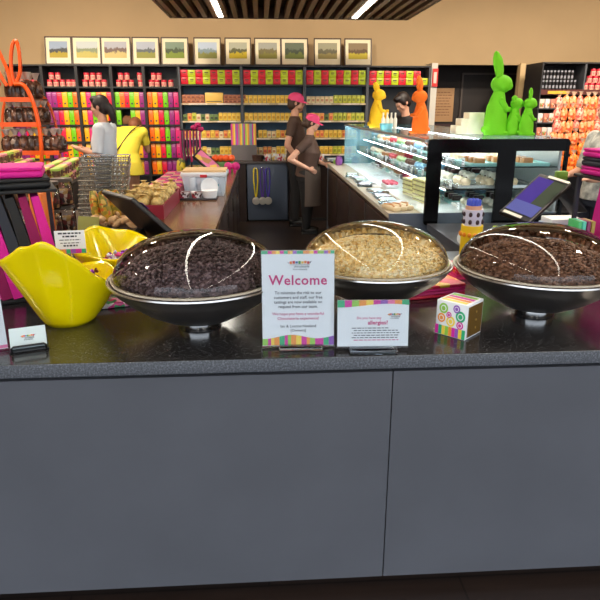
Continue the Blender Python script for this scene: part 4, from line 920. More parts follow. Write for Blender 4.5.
# near end panel with two windows
def rr_(x0, x1, z0, z1, r, n=5):
    p = []
    for cx_, cz_, a0 in ((x1 - r, z1 - r, 0), (x0 + r, z1 - r, 90), (x0 + r, z0 + r, 180), (x1 - r, z0 + r, 270)):
        for i in range(n + 1): a = math.radians(a0 + 90 * i / n); p.append((cx_ + r * math.cos(a), cz_ + r * math.sin(a)))
    return p
ex0, ex1 = at(428.5, 140, Y=4.04).x, at(570, 140, Y=4.04).x; ez1 = at(480, 139, Y=4.04).z; ez0 = .88
w1 = (at(440, 180, Y=4.04).x, at(496, 180, Y=4.04).x, at(470, 224, Y=4.04).z, at(470, 153, Y=4.04).z)
w2 = (at(513, 180, Y=4.04).x, at(562, 180, Y=4.04).x, at(520, 214, Y=4.04).z, at(530, 151, Y=4.04).z)
fb = bmesh.new()
def ring(b, pts, y): return [b.verts.new((x - cx0, y - cy0, z - .9505)) for x, z in pts]
fr = mat('black glass frame', (8, 8, 9), .14, spec=.15)
mb = MB(); rr = .022
def stile(x0, x1, left, right):
    p = []
    for (px_, pz_, a0, on) in ((x1, ez1, 0, right), (x0, ez1, 90, left), (x0, ez0, 180, left), (x1, ez0, 270, right)):
        if on:
            sx = -1 if a0 in (0, 270) else 1; sz = -1 if a0 in (0, 90) else 1
            for i in range(6): a = math.radians(a0 + 18 * i); p.append((px_ + sx * rr + rr * math.cos(a) - cx0, pz_ + sz * rr + rr * math.sin(a) - .9505))
        else: p.append((px_ - cx0, pz_ - .9505))
    mb.prism(p, 4.03 - cy0, 4.055 - cy0)
stile(ex0, w1[0], True, False); stile(w1[1], w2[0], False, False); stile(w2[1], ex1, False, True)
for w_ in (w1, w2): bx(mb, w_[0], w_[1], 4.03, 4.055, ez0, w_[2]); bx(mb, w_[0], w_[1], 4.03, 4.055, w_[3], ez1)
mb.build('end_frame', fr, t)
for w_ in (w1, w2):
    mb = MB(); bx(mb, w_[0], w_[1], 4.04, 4.046, w_[2], w_[3]); mb.build('window_pane', pane, t)
mb = MB(); bx(mb, cx0, cx0 + .006, cy0 - .04, cy1, .955, ct - .02); mb.build('front_glass', pane, t)
mb = MB(); bx(mb, cx0 - .004, cx1, cy0 - .04, cy1, ct - .006, ct); mb.build('top_glass', glass('smoked top glass', (.8, .84, .84), .6, .03), t)
mb = MB(); bx(mb, cx0 - .008, cx0 + .03, cy0 - .04, cy1, ct - .024, ct - .0065); mb.build('top_rail', mat('satin rail', (170, 176, 180), .3, .6), t)
mb = MB(); bx(mb, cx0, cx1, cy1 - .012, cy1, .951, ct - .007); mb.build('far_end_panel', mat('teal end glass', (120, 160, 170), .2), t)
mb = MB(); bx(mb, cx1 - .02, cx1, cy0, cy1 - .013, .951, ct - .007); mb.build('rear_doors', mat('mirror rear door', (190, 198, 200), .25, .4), t)
lcol = mat('case light glow', (240, 248, 255), .5, emit=42)
for z, xx in ((ct - .03, cx0 + .04), (ct - .03, 1.62)):
    mb = MB(); bx(mb, xx, xx + .008, cy0 + .02, cy1 - .03, z, z + .006); mb.build('light_tube', lcol, t)
for z, xx in ((1.265, 1.35), (1.115, 1.27)):
    mb = MB(); bx(mb, xx, xx + .004, cy0 + .02, cy1 - .03, z - .0095, z - .0065); mb.build('light_tube', lcol, t)
LV = [(.9515, 1.18), (1.115, 1.27), (1.265, 1.35)]
for z, xx in LV[1:]:
    mb = MB(); bx(mb, xx, cx1 - .022, cy0, cy1 - .014, z - .006, z); mb.build('glass_shelf', glass('shelf glass', (.86, .95, .94), 1, .02), t)
    for yy in (4.6, 6.1, 7.6):
        mb = MB(); bx(mb, cx1 - .06, cx1 - .022, yy, yy + .02, z - .03, z - .0065); mb.build('shelf_bracket', chrome, t)
mb = MB(); bx(mb, cx0 + .01, cx1 - .022, cy0, cy1 - .014, .9506, .952); mb.build('deck', mat('white deck', (226, 230, 230), .3), t)
# trays, chocolates, price cards
def tray(c):
    mb = MB(); mb.rbox(-.28, .28, -.17, .17, 0, .012, .004)
    for q in ((-.28, -.27, -.17, .17), (.27, .28, -.17, .17), (-.28, .28, -.17, -.16), (-.28, .28, .16, .17)): mb.box(q[0], q[1], q[2], q[3], .01, .022)
    return Stock(mb.build('chocolate_tray', c), 'tray')
TR = {'white': tray(mat('tray white', (232, 236, 234), .3)), 'teal': tray(mat('tray teal', (150, 204, 200), .3)), 'silver': tray(mat('tray silver', (200, 206, 208), .25, .6))}
def truffle(c, c2, k):
    mb = MB()
    if k == 0: mb.ell((0, 0, .026), (.034, .034, .027), n=12); mb.ell((0, 0, .05), (.012, .012, .006), 1, n=8)
    elif k == 1: mb.rbox(-.036, .036, -.028, .028, 0, .04, .006); mb.box(-.034, .034, -.004, .004, .04, .043, 1)
    else: mb.lathe([(.001, 0), (.026, 0), (.034, .03), (.02, .05), (.001, .054)], 12); mb.ell((0, 0, .052), (.008, .008, .01), 1, n=8)
    return Stock(mb.build('filled_chocolate', [c, c2]), 'chocolate')
icing = mat('icing', (240, 232, 220), .4); rsp = mat('raspberry', (196, 36, 60), .4)
TF = [truffle(mat('white truffle', (236, 226, 208), .4), choc, 0), truffle(choc, icing, 0), truffle(mat('caramel', (190, 128, 74), .35), icing, 1), truffle(dkchoc, icing, 1), truffle(mat('pistachio', (172, 196, 140), .4), rsp, 2), truffle(mat('nougat', (226, 204, 170), .4), choc, 2), truffle(mat('sky icing', (140, 186, 214), .4), icing, 0), truffle(rsp, icing, 2)]
TN = ['white truffle', 'milk truffle', 'caramel square', 'dark square', 'pistachio shell', 'nougat shell', 'blue truffle', 'raspberry shell']
CARD = Stock(MB().box(-.03, .03, 0, .002, 0, .05).box(-.022, .022, -.0005, 0, .03, .036, 1).box(-.022, .01, -.0005, 0, .016, .021, 1).build('price_card', [white, ink]), 'price card')
rg = random.Random(21)
for l, (z, x0) in enumerate(LV):
    lev = ('bottom deck', 'middle glass shelf', 'top glass shelf')[l]
    for i in range(10):
        y = cy0 + .2 + i * .385; xc = x0 + .37 + (.0 if l else .16)
        if xc + .29 > cx1 - .025: xc = cx1 - .315
        TR[('white', 'teal', 'silver')[(i + l * 2) % 3]].put((xc, y, z + .0006), 0, f'{("white", "teal", "silver")[(i + l * 2) % 3]} chocolate tray, {ORD[i]} from near end, {lev} of lit case', 'trays in the chocolate case')
        k = (i * 3 + l * 5) % 8
        for a_ in range(3):
            for b in range(3): TF[k].put((xc - .2 + a_ * .17, y - .1 + b * .1, z + .0135), rg.uniform(-.2, .2), f'{TN[k]} on the {ORD[i]} tray from near end, {lev} of lit case', f'{TN[k]}s on {ORD[i]} tray, {lev}')
        CARD.put((xc - .296, y - .05, z + .0006), -PI / 2 + .0, f'white price card beside {ORD[i]} tray from near end, {lev} of case', 'price cards in the chocolate case')
# pale yellow slabs and raspberries behind the front glass
sl = MB(); sl.rbox(-.14, .14, -.055, .055, 0, .034, .005); sl.box(-.1405, .1405, -.0556, .0556, .013, .02, 1); SL = Stock(sl.build('wafer_slab', [mat('pale lemon icing', (232, 226, 160), .5), mat('slab layer', (120, 96, 60), .5)]), 'slab')
yb = at(397, 190, Z=.96)
for i in range(2):
    for k in range(5 - i): SL.put((1.275 + .0 * k, 4.62 + i * .34 + .008 * k, .953 + k * .0345), PI / 2 + .15, f'pale lemon layered slab, {ORD[k]} from bottom, {("nearer", "farther")[i]} pile behind case glass', 'lemon slabs in case')
rt = MB(); rg = random.Random(2)
o = MB().rbox(-.06, .06, -.12, .12, 0, .03, .008).build('berry_dish', white, None, (1.185, 5.55, .953)); tag(o, 'white dish of red berries behind the lemon slabs', 'dish')
mb = MB(); mb.ell((0, 0, .014), (.018, .018, .016), n=8); BR = Stock(mb.build('red_berry', mat('berry red', (214, 30, 70), .35)), 'berry')
for i in range(18): BR.put((1.145 + (i % 3) * .04, 5.455 + (i // 3) * .038, .9835), i, 'round red berry heaped in the white dish in case', 'berries in white dish')
# things on the service bench
for i, (px, py, w, d, rz, lab) in enumerate(((342, 160, .16, .3, .1, 'stack of white papers at far end of service bench'), (372, 182, .12, .34, -.1, 'white wrapping paper lying along the service bench'), (410, 205, .13, .2, .15, 'white tissue sheet at near end of service bench'))):
    p = at(px, py, Z=.955); x_ = min(max(p.x, .885 + w / 2), 1.09 - w / 2)
    t2 = thing('paper_stack', lab, 'paper', (x_, p.y, .9505)); 
    for k in range(3): o = MB().rbox(-w / 2 + .002 * k, w / 2 - .003 * k, -d / 2, d / 2, k * .009, k * .009 + .0085, .002).build('paper_sheet', (white, whitep, mat('pale blue paper', (206, 222, 236), .5))[k], t2); o.rotation_euler = (0, 0, (k - 1) * rz)
FT = [Stock(MB().rbox(-.07, .07, -.11, .11, 0, h_, .008).box(-.05, .05, -.08, .08, h_, h_ + .001, 1).build('film_tray', [glass('blue film', (.8, .88, .92), 1.4, .1), m_]), 'tray') for h_, m_ in ((.03, mat('pale mint', (190, 220, 214), .4)), (.022, mat('pale lilac', (206, 206, 226), .4)))]
for i in range(7): FT[i % 2].put((.985 + .012 * (i % 3 - 1), 4.62 + i * .27 + (.25 if i > 2 else 0), .9505), .15 * (i % 3 - 1), f'{("mint", "lilac")[i % 2]} film wrapped flat pack on bench, {ORD[i]} from near end', 'film packs on bench')
p = at(354, 163, Z=.96); o = MB().rbox(-.05, .05, -.07, .07, 0, .05, .02).build('green_pouch', mat('fresh green', (120, 190, 60), .4), None, (1.0, p.y, .9505)); tag(o, 'fresh green pouch on bench beside the white papers', 'pouch')
mb = MB(); mb.rbox(-.03, .03, -.1, .1, 0, .035, .015); mb.tube([(-.02, -.08, .034), (.01, .0, .04), (-.01, .08, .034)], .008, 6, 1); PR = Stock(mb.build('biscuit_pack', [mat('biscuit film', (224, 200, 160), .3), mat('biscuit tan', (196, 140, 80), .5)]), 'packet')
for i in range(3): PR.put((.925 + i * .062, 4.26 + i * .03, .9505), .3 - i * .1, f'tan biscuit packet at near end of bench, {ORD[i]} from left', 'biscuit packets on bench')
o = MB().lathe([(.001, 0), (.04, 0), (.05, .05), (.034, .1), (.001, .115)], 18).build('purple_egg', mat('purple foil egg', (130, 70, 140), .35, .3), None, (1.0, 7.86, .9505)); tag(o, 'purple foil egg at far end of the glass case', 'egg')
# on top of the case
GL = mat('green flock', (112, 204, 12), .75, bump=.3, bscale=300); OL = mat('orange flock', (255, 116, 6), .75, bump=.3, bscale=300); YL = mat('yellow flock', (240, 186, 6), .75, bump=.3, bscale=300)
def rabbit(name, label, px, py, Y, s, m, d=1, baby=0, arms=1, ears=((-4.5, 75, -2, 58), (.5, 76, 1.5, 58))):
    """pixel-free proportions: a 46 unit body with a 22 unit head, s metres per unit"""
    b = at(px, py, Y=Y); t = thing(name, label, 'rabbit figure', (b.x, Y, ct + .0005)); mb = MB()
    loft(mb, [(0, 0, .0, 11.5 * s, 10 * s), (0, 0, 6 * s, 12.6 * s, 11 * s), (0, 0, 16 * s, 12.4 * s, 11 * s), (0, 0, 30 * s, 10.5 * s, 9 * s), (.5 * d * s, 0, 40 * s, 7.5 * s, 7 * s), (1 * d * s, 0, 46 * s, 5.5 * s, 5.5 * s)])
    mb.ell((3 * d * s, 0, 53 * s), (11.5 * s, 9.5 * s, 9.5 * s), n=20); mb.ell((11 * d * s, 0, 51 * s), (4.5 * s, 5 * s, 4.5 * s)); mb.ell((-11.5 * d * s, 0, 6 * s), (4 * s, 4 * s, 4 * s))
    for y_ in (-1, 1): mb.ell((9 * d * s, y_ * 6 * s, 2.5 * s), (6 * s, 3.5 * s, 3 * s))
    if arms:
        for y_ in (-1, 1): chain(mb, [((2 * d * s, y_ * 8.5 * s, 36 * s), 3 * s), ((8 * d * s, y_ * 8.5 * s, 27 * s), 2.8 * s), ((13 * d * s, y_ * 4 * s, 27 * s), 2.6 * s)])
    fuse(mb, 'body', m, t, max(.0035, s * .6), 3)
    for i, (x1, z1, x0, z0) in enumerate(ears):
        y_ = (-3.2, 3.2)[i]; e = MB(); n = 8; up = Vector((x1 - x0, y_ * .3, z1 - z0))
        vs = []; T = Matrix.Translation((x0 * s * d, y_ * s, z0 * s)) @ Vector((up.x * d, up.y, up.z)).to_track_quat('Z', 'X').to_matrix().to_4x4(); Ln = up.length * s
        prof = [(.001, -.06), (3.2, 0), (4.6, .3), (5.2, .55), (4.6, .78), (2.6, .94), (.001, 1.0)]
        e.lathe([(r * s, u * Ln) for r, u in prof], 16, 0, T @ Matrix.Diagonal((1, .5, 1, 1))); eo = e.build('ear', m, t)
        e2 = MB(); e2.ell((0, 0, 0), (2.2 * s, 1.0 * s, Ln * .3), n=10, M=None); q = e2.build('inner_ear', mat('inner ' + m.name, tuple(int(255 * min(1, v ** (1 / 2.2)) * .86) for v in m.node_tree.nodes['Principled BSDF'].inputs['Base Color'].default_value[:3]), .8), eo); q.matrix_local = T @ Matrix.Translation((0, -1.3 * s, Ln * .52))
    return t
u = .0076
rabbit('rabbit_figure', 'tallest lime green rabbit figure standing on the glass case', 493.5, 141, 4.6, u * .90, GL, 1, ears=((-8, 86, -.5, 58), (-3, 84, 2, 58)))
rabbit('rabbit_figure', 'small lime green rabbit tucked against the tallest one', 511.5, 141, 4.56, u * .56, GL, 1, ears=((-6, 66, -2, 56), (-2, 66, 1, 56)))
rabbit('rabbit_figure', 'small lime green rabbit with upright ears at right end', 524.5, 141, 4.5, u * .56, GL, 1, ears=((-.5, 79, .5, 58), (4, 78, 4, 58)))
rabbit('rabbit_figure', 'bright orange rabbit figure on case beside stooping worker', 419.5, 136, 4.85, u * .69, OL, -1, ears=((7, 83, 4, 57), (3.5, 80, 2, 57)))
rabbit('rabbit_figure', 'yellow rabbit figure near far end of the glass case', 376, 127, 6.5, u * .80, YL, 1, ears=((-5.5, 74, -1, 58), (-2.5, 72, 1.5, 58)))
b = at(386, 120, Y=6.5)
rabbit('rabbit_figure', 'little yellow rabbit held up in front of the yellow one', 386.5, 120, 6.52, u * .36, YL, -1, arms=0, ears=((-3, 66, -1, 56), (1, 66, 1, 56)))
for i, (xa, xb, yt) in enumerate(((456, 461, 125.5), (461.5, 469, 118.5), (469.5, 485, 112.5))):
    a = at(xa, yt, Y=4.75); c = at(xb, yt, Y=4.75); o = MB().rbox(a.x, c.x, 0, .14, 0, a.z - ct - .001, .004).build('cream_box', cream, None, (0, 4.75, ct + .0005)); o.data.transform(Matrix.Translation((-a.x, 0, 0))); o.location.x = a.x; tag(o, f'cream card box on case left of green rabbits, {("shortest", "middle sized", "tallest")[i]} of three', 'box', 'cream boxes on case')
bb = at(386, 131, Y=5.9)
o = MB().lathe([(.001, 0), (.055, 0), (.065, .05), (.06, .055), (.05, .01), (.001, .01)], 20).build('blue_dish', mat('aqua dish', (120, 190, 200), .3), None, (bb.x, 5.9, ct + .0005)); tag(o, 'aqua dish on case in front of the yellow rabbit', 'dish')
mb = MB(); mb.lathe([(.001, 0), (.018, 0), (.019, .09), (.008, .11), (.008, .15), (.001, .152)], 14); BT = Stock(mb.build('white_bottle', mat('white bottle', (232, 226, 210), .3)), 'bottle')
for i in range(4): BT.put((at(383 + i * 4, 125, Y=6.1).x, 6.1, ct + .0005), 0, f'slim white bottle on case beside yellow rabbit, {ORD[i]} from left', 'white bottles on case')
# ------------------------------------------------------------------ right wall shelf of bagged sweets
rx0 = at(543, 64, Y=9.0).x; rzt = at(545, 63.5, Y=9.0).z; rzs = at(545, 89.5, Y=9.0).z; rxm = at(586, 70, Y=9.0).x; rx1 = rx0 + 2.4
t = thing('sweet_wall_unit', 'dark wall unit hung with orange bagged sweets at far right', 'shelf unit', (rx0, 9.0, 0)); w = rx1 - rx0
MB().box(0, w, .55, .57, 0, rzt).build('back_panel', dk, t); MB().box(0, .02, 0, .549, 0, rzt).build('side_panel', dk, t); MB().box(w - .02, w, 0, .549, 0, rzt).build('side_panel', dk, t); MB().box(rxm - rx0 - .012, rxm - rx0 + .012, 0, .549, rzs, rzt).build('divider', steelgrey, t)
MB().box(0, w, -.01, .57, rzt, rzt + .02).build('top_board', dk, t); sh = MB().box(.02, w - .02, 0, .549, rzs - .07, rzs).build('shelf', mat('maroon shelf', (92, 44, 40), .5), t)
MB().box(.12, .44, -.006, -.0005, rzs - .06, rzs - .02).build('price_rail', mat('yellow rail', (226, 180, 60), .5), sh); MB().box(.02, w - .02, 0, .549, .1, .14).build('shelf', dk, t)
mb = MB(); mb.lathe([(.001, 0), (.017, 0), (.017, .12), (.001, .122)], 12, 0); mb.lathe([(.0172, .02), (.0176, .06)], 12, 1); mb.lathe([(.018, .105), (.018, .13), (.001, .132)], 12, 1); TB = Stock(mb.build('chocolate_tube', [mat('dark tube', (34, 28, 30), .3), mat('silver tube print', (176, 176, 184), .3, .5)]), 'tube')
for r in range(2):
    for i in range(10):
        if r == 1 and i > 8: continue
        TB.put((rx0 + .06 + i * .053, 9.06 + .0 * r, rzs + .0006 + r * .133), i, f'dark and silver chocolate tube, {ORD[i]} from left, {("lower", "upper")[r]} tier, right wall unit', 'chocolate tubes on right unit')
for r in range(3):
    for i in range(6 - r): CAN.put((rxm + .07 + i * .09 + r * .045, 9.09, rzs + .0006 + r * .0968), i, f'red lidded canister, {ORD[i]} from left, {ORD[r]} tier up, right wall unit', 'red canisters on right unit')
org = [mottled('orange sweets a', [(250, 150, 90), (240, 110, 50), (255, 190, 140), (230, 90, 60), (252, 170, 110)], 34, .25), mottled('orange sweets b', [(255, 130, 40), (244, 90, 30), (255, 170, 80), (255, 140, 60)], 34, .25), mottled('pink sweets', [(240, 130, 110), (250, 180, 150), (220, 90, 80), (250, 200, 180)], 34, .25)]
def bag(m):
    mb = MB(); n = 12
    mb.lathe([(.001, 0), (.04, .006), (.052, .05), (.05, .11), (.034, .15), (.012, .165)], n, 0, Matrix.Diagonal((1, .55, 1, 1))); mb.lathe([(.012, .165), (.03, .2), (.045, .215)], 7, 1, Matrix.Diagonal((1, .6, 1, 1)))
    return Stock(mb.build('sweet_bag', [m, mat('clear film gather', (236, 206, 180), .2)]), 'bag')
BGS = [bag(m) for m in org]
for r in range(7):
    z = rzs - .27 - r * .165
    hk = MB()
    for i in range(18):
        x = rx0 + .3 + i * .107
        BGS[(2 if r < 3 and i % 3 == 0 else (0 if r < 4 else 1))].put((x + rg.uniform(-.012, .012), 9.0 + .10 * (r / 7) * 0 + rg.uniform(-.02, .02), z + rg.uniform(-.012, .012)), rg.uniform(-.4, .4), f'{"pink" if (r < 3 and i % 3 == 0) else "orange"} sweet bag, {ORD[i] if i < 16 else ("seventeenth", "eighteenth")[i - 16]} from left, {ORD[r]} hanging row, right unit', 'bagged sweets on right unit', (1.22, 1.1, 1.12))
mb = MB(); mb.rbox(-.036, .036, 0, .05, 0, .13, .01); mb.box(-.03, .03, -.001, 0, .02, .07, 1); MX = [Stock(mb.build('mixed_pack', [mat('pack film ' + n_, c, .3), mottled('pack mix ' + n_, cs, 60)]), 'packet') for n_, c, cs in (('a', (230, 206, 196), [(220, 80, 60), (120, 150, 60), (230, 200, 180)]), ('b', (214, 214, 216), [(230, 120, 90), (240, 230, 220), (150, 170, 90)]), ('c', (206, 130, 110), [(120, 60, 50), (230, 140, 90), (240, 220, 200)]))]
for r in range(5):
    z = rzs - .26 - r * .2; MB().box(-.04 + .02, .27, -.02, .06, z - .012, z - .001).build('shelf', steelgrey, t)
    for i in range(3): MX[(r + i) % 3].put((rx0 + .05 + i * .082, 9.0 - .015, z + .0), 0, f'mixed sweet pack, {ORD[i]} from left, {ORD[r]} small shelf, right wall unit', 'mixed packs on right unit')
# ------------------------------------------------------------------ right side till
q = [at(540, 173, Y=3.12), at(572, 183, Y=3.0), at(529, 223, Y=2.78), at(499, 211, Y=2.88)]
ctr = sum(q, Vector()) / 4; nrm = (q[1] - q[0]).cross(q[2] - q[1]).normalized()
if nrm.dot(Vector((0, 0, H)) - ctr) < 0: nrm = -nrm
B0 = Vector((ctr.x + .05, ctr.y + .1, .9005)); t = thing('till_tablet', 'tilted till tablet with purple display behind the right bowl', 'tablet', B0); q = [p - B0 for p in q]
def slab(p4, n_, th): return [p for p in p4] + [p - n_ * th for p in p4], [(0, 1, 2, 3), (7, 6, 5, 4), (0, 4, 5, 1), (1, 5, 6, 2), (2, 6, 7, 3), (3, 7, 4, 0)]
mb = MB(); mb.add(*slab(q, nrm, .024)); case = mb.build('case', black, t); bv = case.modifiers.new('b', 'BEVEL'); bv.width = .006; bv.segments = 2
def inq(u, v): return q[0] * (1 - u) * (1 - v) + q[1] * u * (1 - v) + q[2] * u * v + q[3] * (1 - u) * v
mb = MB(); sp = mat('purple display', (66, 52, 130), .12, emit=.18); sp2 = mat('olive display', (66, 74, 62), .12, emit=.1); sp3 = mat('pale display', (84, 88, 150), .12, emit=.2)
def qd(u0, u1, v0, v1, m, off=.0008): mb.add([inq(u0, v0) + nrm * off, inq(u1, v0) + nrm * off, inq(u1, v1) + nrm * off, inq(u0, v1) + nrm * off], [(0, 1, 2, 3)], m)
qd(.07, .55, .08, .60, 0); qd(.55, .93, .08, .66, 1); qd(.07, .93, .66, .9, 2, .001)
qd(.07, .55, .6, .66, 0)
mb.build('display', [sp, sp2, sp3], case)
mb = MB(); qd(.3, .95, -.0, .05, 0, .003); mb.build('paper_strip', mat('paper strip', (226, 222, 206), .5), case)
mb = MB(); qd(.1, .7, .94, .99, 0, .003); mb.build('paper_strip', mat('paper strip', (226, 222, 206), .5), case)
e1 = q[1] - nrm * .02; lp2 = at(588, 212, Y=3.16) - B0
MB().add([e1, e1 + Vector((-.02, .05, -.02)), lp2 + Vector((-.03, .04, -.01)), lp2, e1 + Vector((-.05, .02, .0)), e1 + Vector((-.07, .06, -.02)), lp2 + Vector((-.07, .05, -.02)), lp2 + Vector((-.05, 0, 0))], [(0, 1, 2, 3), (7, 6, 5, 4), (0, 4, 5, 1), (1, 5, 6, 2), (2, 6, 7, 3), (3, 7, 4, 0)]).build('support_leg', black, t)
MB().prism([(-.13, 0), (.1, 0), (.1, .03), (.02, .17), (-.03, .17), (-.13, .03)], -.05, .05).build('stand', black, t)
o = MB().rbox(-.03, .03, -.02, .02, 0, .045, .006).build('green_pad', mat('leaf green card', (110, 150, 50), .5), None, (0, 0, 0)); g = at(562, 176, Y=3.16); o.location = (g.x, 3.17, g.z - .02); tag(o, 'small leaf green pad clipped at the till tablet top', 'pad')
# pen cup
p = at(472, 243, Y=2.95)
t = thing('cup_stack', 'stacked spotted paper cups topped with blue caps by the till', 'cups', (p.x, 2.97, .9005))
zb = max(0.02, p.z - .9005)
mb = MB(); mb.lathe([(.001, 0), (.05, 0), (.053, .01), (.055, zb + .09), (.001, zb + .09)], 24)
for i in range(12):
    a_ = i * PI / 6; mb.ell((.0545 * math.cos(a_), .0545 * math.sin(a_), zb + .045), (.011, .011, .012), 1, n=8)
mb.build('yellow_cup', [mat('cup yellow', (244, 206, 40), .4), mat('cup orange spot', (232, 140, 30), .4)], t)
mb = MB(); mb.lathe([(.046, zb + .09), (.05, zb + .17), (.001, zb + .17)], 24)
for i in range(8):
    a_ = i * PI / 4 + .2
    for z in (zb + .11, zb + .148): mb.ell((.0475 * math.cos(a_), .0475 * math.sin(a_), z), (.010, .010, .013), 1, n=8)
mb.build('spotted_cup', [mat('cup lilac white', (206, 206, 224), .4), mat('cup brown spot', (52, 30, 36), .4)], t)
mb = MB(); mb.lathe([(.04, zb + .17), (.042, zb + .19), (.001, zb + .19)], 20); mb.build('cup_rim', mat('rim tan', (206, 160, 130), .4), t)
for i in range(9): a_ = i * .7; MB().lathe([(.011, 0), (.011, .028), (.006, .034), (.001, .035)], 10, 0, Matrix.Translation((.026 * math.cos(a_) * (i > 0), .026 * math.sin(a_) * (i > 0), zb + .188))).build('pen_cap', mat('cobalt cap', (50, 70, 180), .35), t)
p = at(455, 238, Z=.936); o = MB(); o.cyl((-.06, -.02, .035), (.06, .05, .035), .035, n=24); tag(o.build('paper_roll', white, None, (max(p.x, 1.2), p.y, .9005)), 'white paper roll lying behind the right chocolate bowl', 'paper roll')
p = at(496, 222, Y=3.05); o = MB().rbox(-.012, .012, -.012, .012, 0, .16, .004).build('lime_marker', mat('lime marker', (190, 220, 60), .4), None, (p.x, 3.05, .9005)); tag(o, 'upright lime marker between spotted cups and till tablet', 'marker')
p = at(562, 238, Y=3.25); t = thing('paper_tray', 'white box of papers behind the till tablet', 'box', (p.x, 3.28, .9005)); MB().rbox(-.1, .1, -.08, .08, 0, .13, .005).build('box_body', mat('pale blue box', (176, 190, 214), .4), t); MB().rbox(-.09, .09, -.07, .07, .13, .16, .004).build('papers', white, t)
for i, (n_, c) in enumerate((('green', (70, 190, 110)), ('teal', (90, 210, 180)), ('maroon', (140, 30, 90)), ('ochre', (170, 140, 50)))):
    p = at(577 + i * 4.5, 240, Y=2.72); o = MB().rbox(-.0085, .0085, -.05, .05, 0, .24, .002).build('thin_book', mat('book ' + n_, c, .4), None, (p.x, 2.76, .9005)); tag(o, f'thin {n_} booklet standing behind right bowl, {ORD[i]} from left', 'booklet', 'booklets behind right bowl')

# ------------------------------------------------------------------ people
def hand(mb, w, d, sd, curl):
    w = Vector(w); d = Vector(d).normalized(); sd = Vector(sd); sd = (sd - d * sd.dot(d)).normalized(); cu = Vector(curl).normalized()
    chain(mb, [(w, .026), (w + d * .04, .03), (w + d * .075, .028)])
    for k, (o, ln) in enumerate(((-.032, .062), (-.011, .072), (.011, .068), (.031, .052))):
        a = w + d * .07 + sd * o; b = a + d * ln * .55 + cu * .008; c = b + (d * .6 + cu * .6).normalized() * ln * .5
        chain(mb, [(a, .0105), (b, .0095), (c, .0085)])
    a = w + d * .025 - sd * .03; b = a + (d * .6 - sd * .7 + cu * .2).normalized() * .04; chain(mb, [(a, .013), (b, .011), (b + (d * .8 + cu * .4).normalized() * .032, .0095)])
def head(mb, M, jaw=1):
    """head shape looking along +x, centre at origin of M"""
    def e(c, r, n=16): mb.ell((0, 0, 0), r, 0, n, None) if 0 else mb.bm(_sph(n), 0, True, M @ Matrix.Translation(c) @ Matrix.Diagonal((*r, 1)))
    e((-.012, 0, .02), (.096, .077, .095)); e((.03, 0, -.045), (.062, .058, .062)); e((.062, 0, -.085), (.03, .032, .026)); e((.072, 0, .0), (.022, .05, .045))
    e((.096, 0, -.022), (.018, .013, .022)); e((.088, 0, .005), (.012, .010, .03)); e((.08, 0, -.062), (.014, .024, .012))
    for s_ in (-1, 1): e((-.005, s_ * .077, -.012), (.02, .011, .032)); e((.055, s_ * .038, -.03), (.03, .022, .026))
def _sph(n):
    bm = bmesh.new(); bmesh.ops.create_uvsphere(bm, u_segments=n, v_segments=max(6, n * 2 // 3), radius=1); return bm
def face(M, parent, m=None):
    for s_ in (-1, 1):
        b = MB(); b.bm(_sph(10), 0, True, M @ Matrix.Translation((.079, s_ * .032, .006)) @ Matrix.Diagonal((.012, .013, .010, 1))); b.build('eye', mat('eye dark', (44, 32, 28), .3), parent)
    b = MB(); b.bm(_sph(10), 0, True, M @ Matrix.Translation((.086, 0, -.062)) @ Matrix.Diagonal((.010, .022, .006, 1))); b.build('mouth', mat('lip', (176, 96, 90), .5), parent)
def hair(M, parent, m, bun=None, long=0, low=-.05):
    mb = MB(); mb.bm(_sph(20), 0, True, M @ Matrix.Translation((-.022, 0, .032)) @ Matrix.Diagonal((.1, .086, .097, 1)))
    mb.bm(_sph(16), 0, True, M @ Matrix.Translation((-.05, 0, -.02)) @ Matrix.Diagonal((.07, .08, .085, 1)))
    for s_ in (-1, 1): mb.bm(_sph(12), 0, True, M @ Matrix.Translation((.012, s_ * .066, .02)) @ Matrix.Diagonal((.04, .022, .05, 1)))
    mb.bm(_sph(12), 0, True, M @ Matrix.Translation((.045, 0, .085)) @ Matrix.Diagonal((.05, .062, .04, 1)))
    if bun is not None: mb.bm(_sph(14), 0, True, M @ Matrix.Translation(bun) @ Matrix.Diagonal((.05, .045, .055, 1)))
    if long: chain(mb, [(M @ Vector((-.1, 0, -.02)), .05), (M @ Vector((-.13, 0, -.1)), .045), (M @ Vector((-.125, 0, -.18)), .03)])
    return fuse(mb, 'hair', m, parent, .009, 3)
def cap(M, parent):
    prof = [(.1, -.0), (.101, .03), (.092, .062), (.068, .09), (.03, .104), (.001, .106)]
    mb = MB(); mb.lathe(prof, 28, 0, M @ Matrix.Translation((-.012, 0, .018)) @ Matrix.Diagonal((1.06, .88, 1, 1)))
    c = mb.build('cap', mat('cap pink', (238, 72, 128), .6), parent)
    vs = []; fs = []; n = 14
    for k, r in enumerate((0, 1)):
        for i in range(n + 1):
            a = -PI / 2 + PI * i / n; rr_ = .09 + r * .085 * math.cos(a) ** .6 if math.cos(a) > 1e-6 else .09
            for z in (0, .006): vs.append(M @ Vector((-.01 + (rr_) * math.cos(a), .088 * math.sin(a), .022 - r * .02 * math.cos(a) + z - .012 * abs(math.sin(a)))))
    w_ = 2 * (n + 1)
    for i in range(n):
        a, b_ = 2 * i, 2 * (i + 1)
        fs += [(a, b_, w_ + b_, w_ + a), (a + 1, w_ + a + 1, w_ + b_ + 1, b_ + 1), (w_ + a, w_ + b_, w_ + b_ + 1, w_ + a + 1)]
    mb = MB(); mb.add(vs, fs, 0, True); mb.build('brim', mat('cap pink', (238, 72, 128), .6), c)
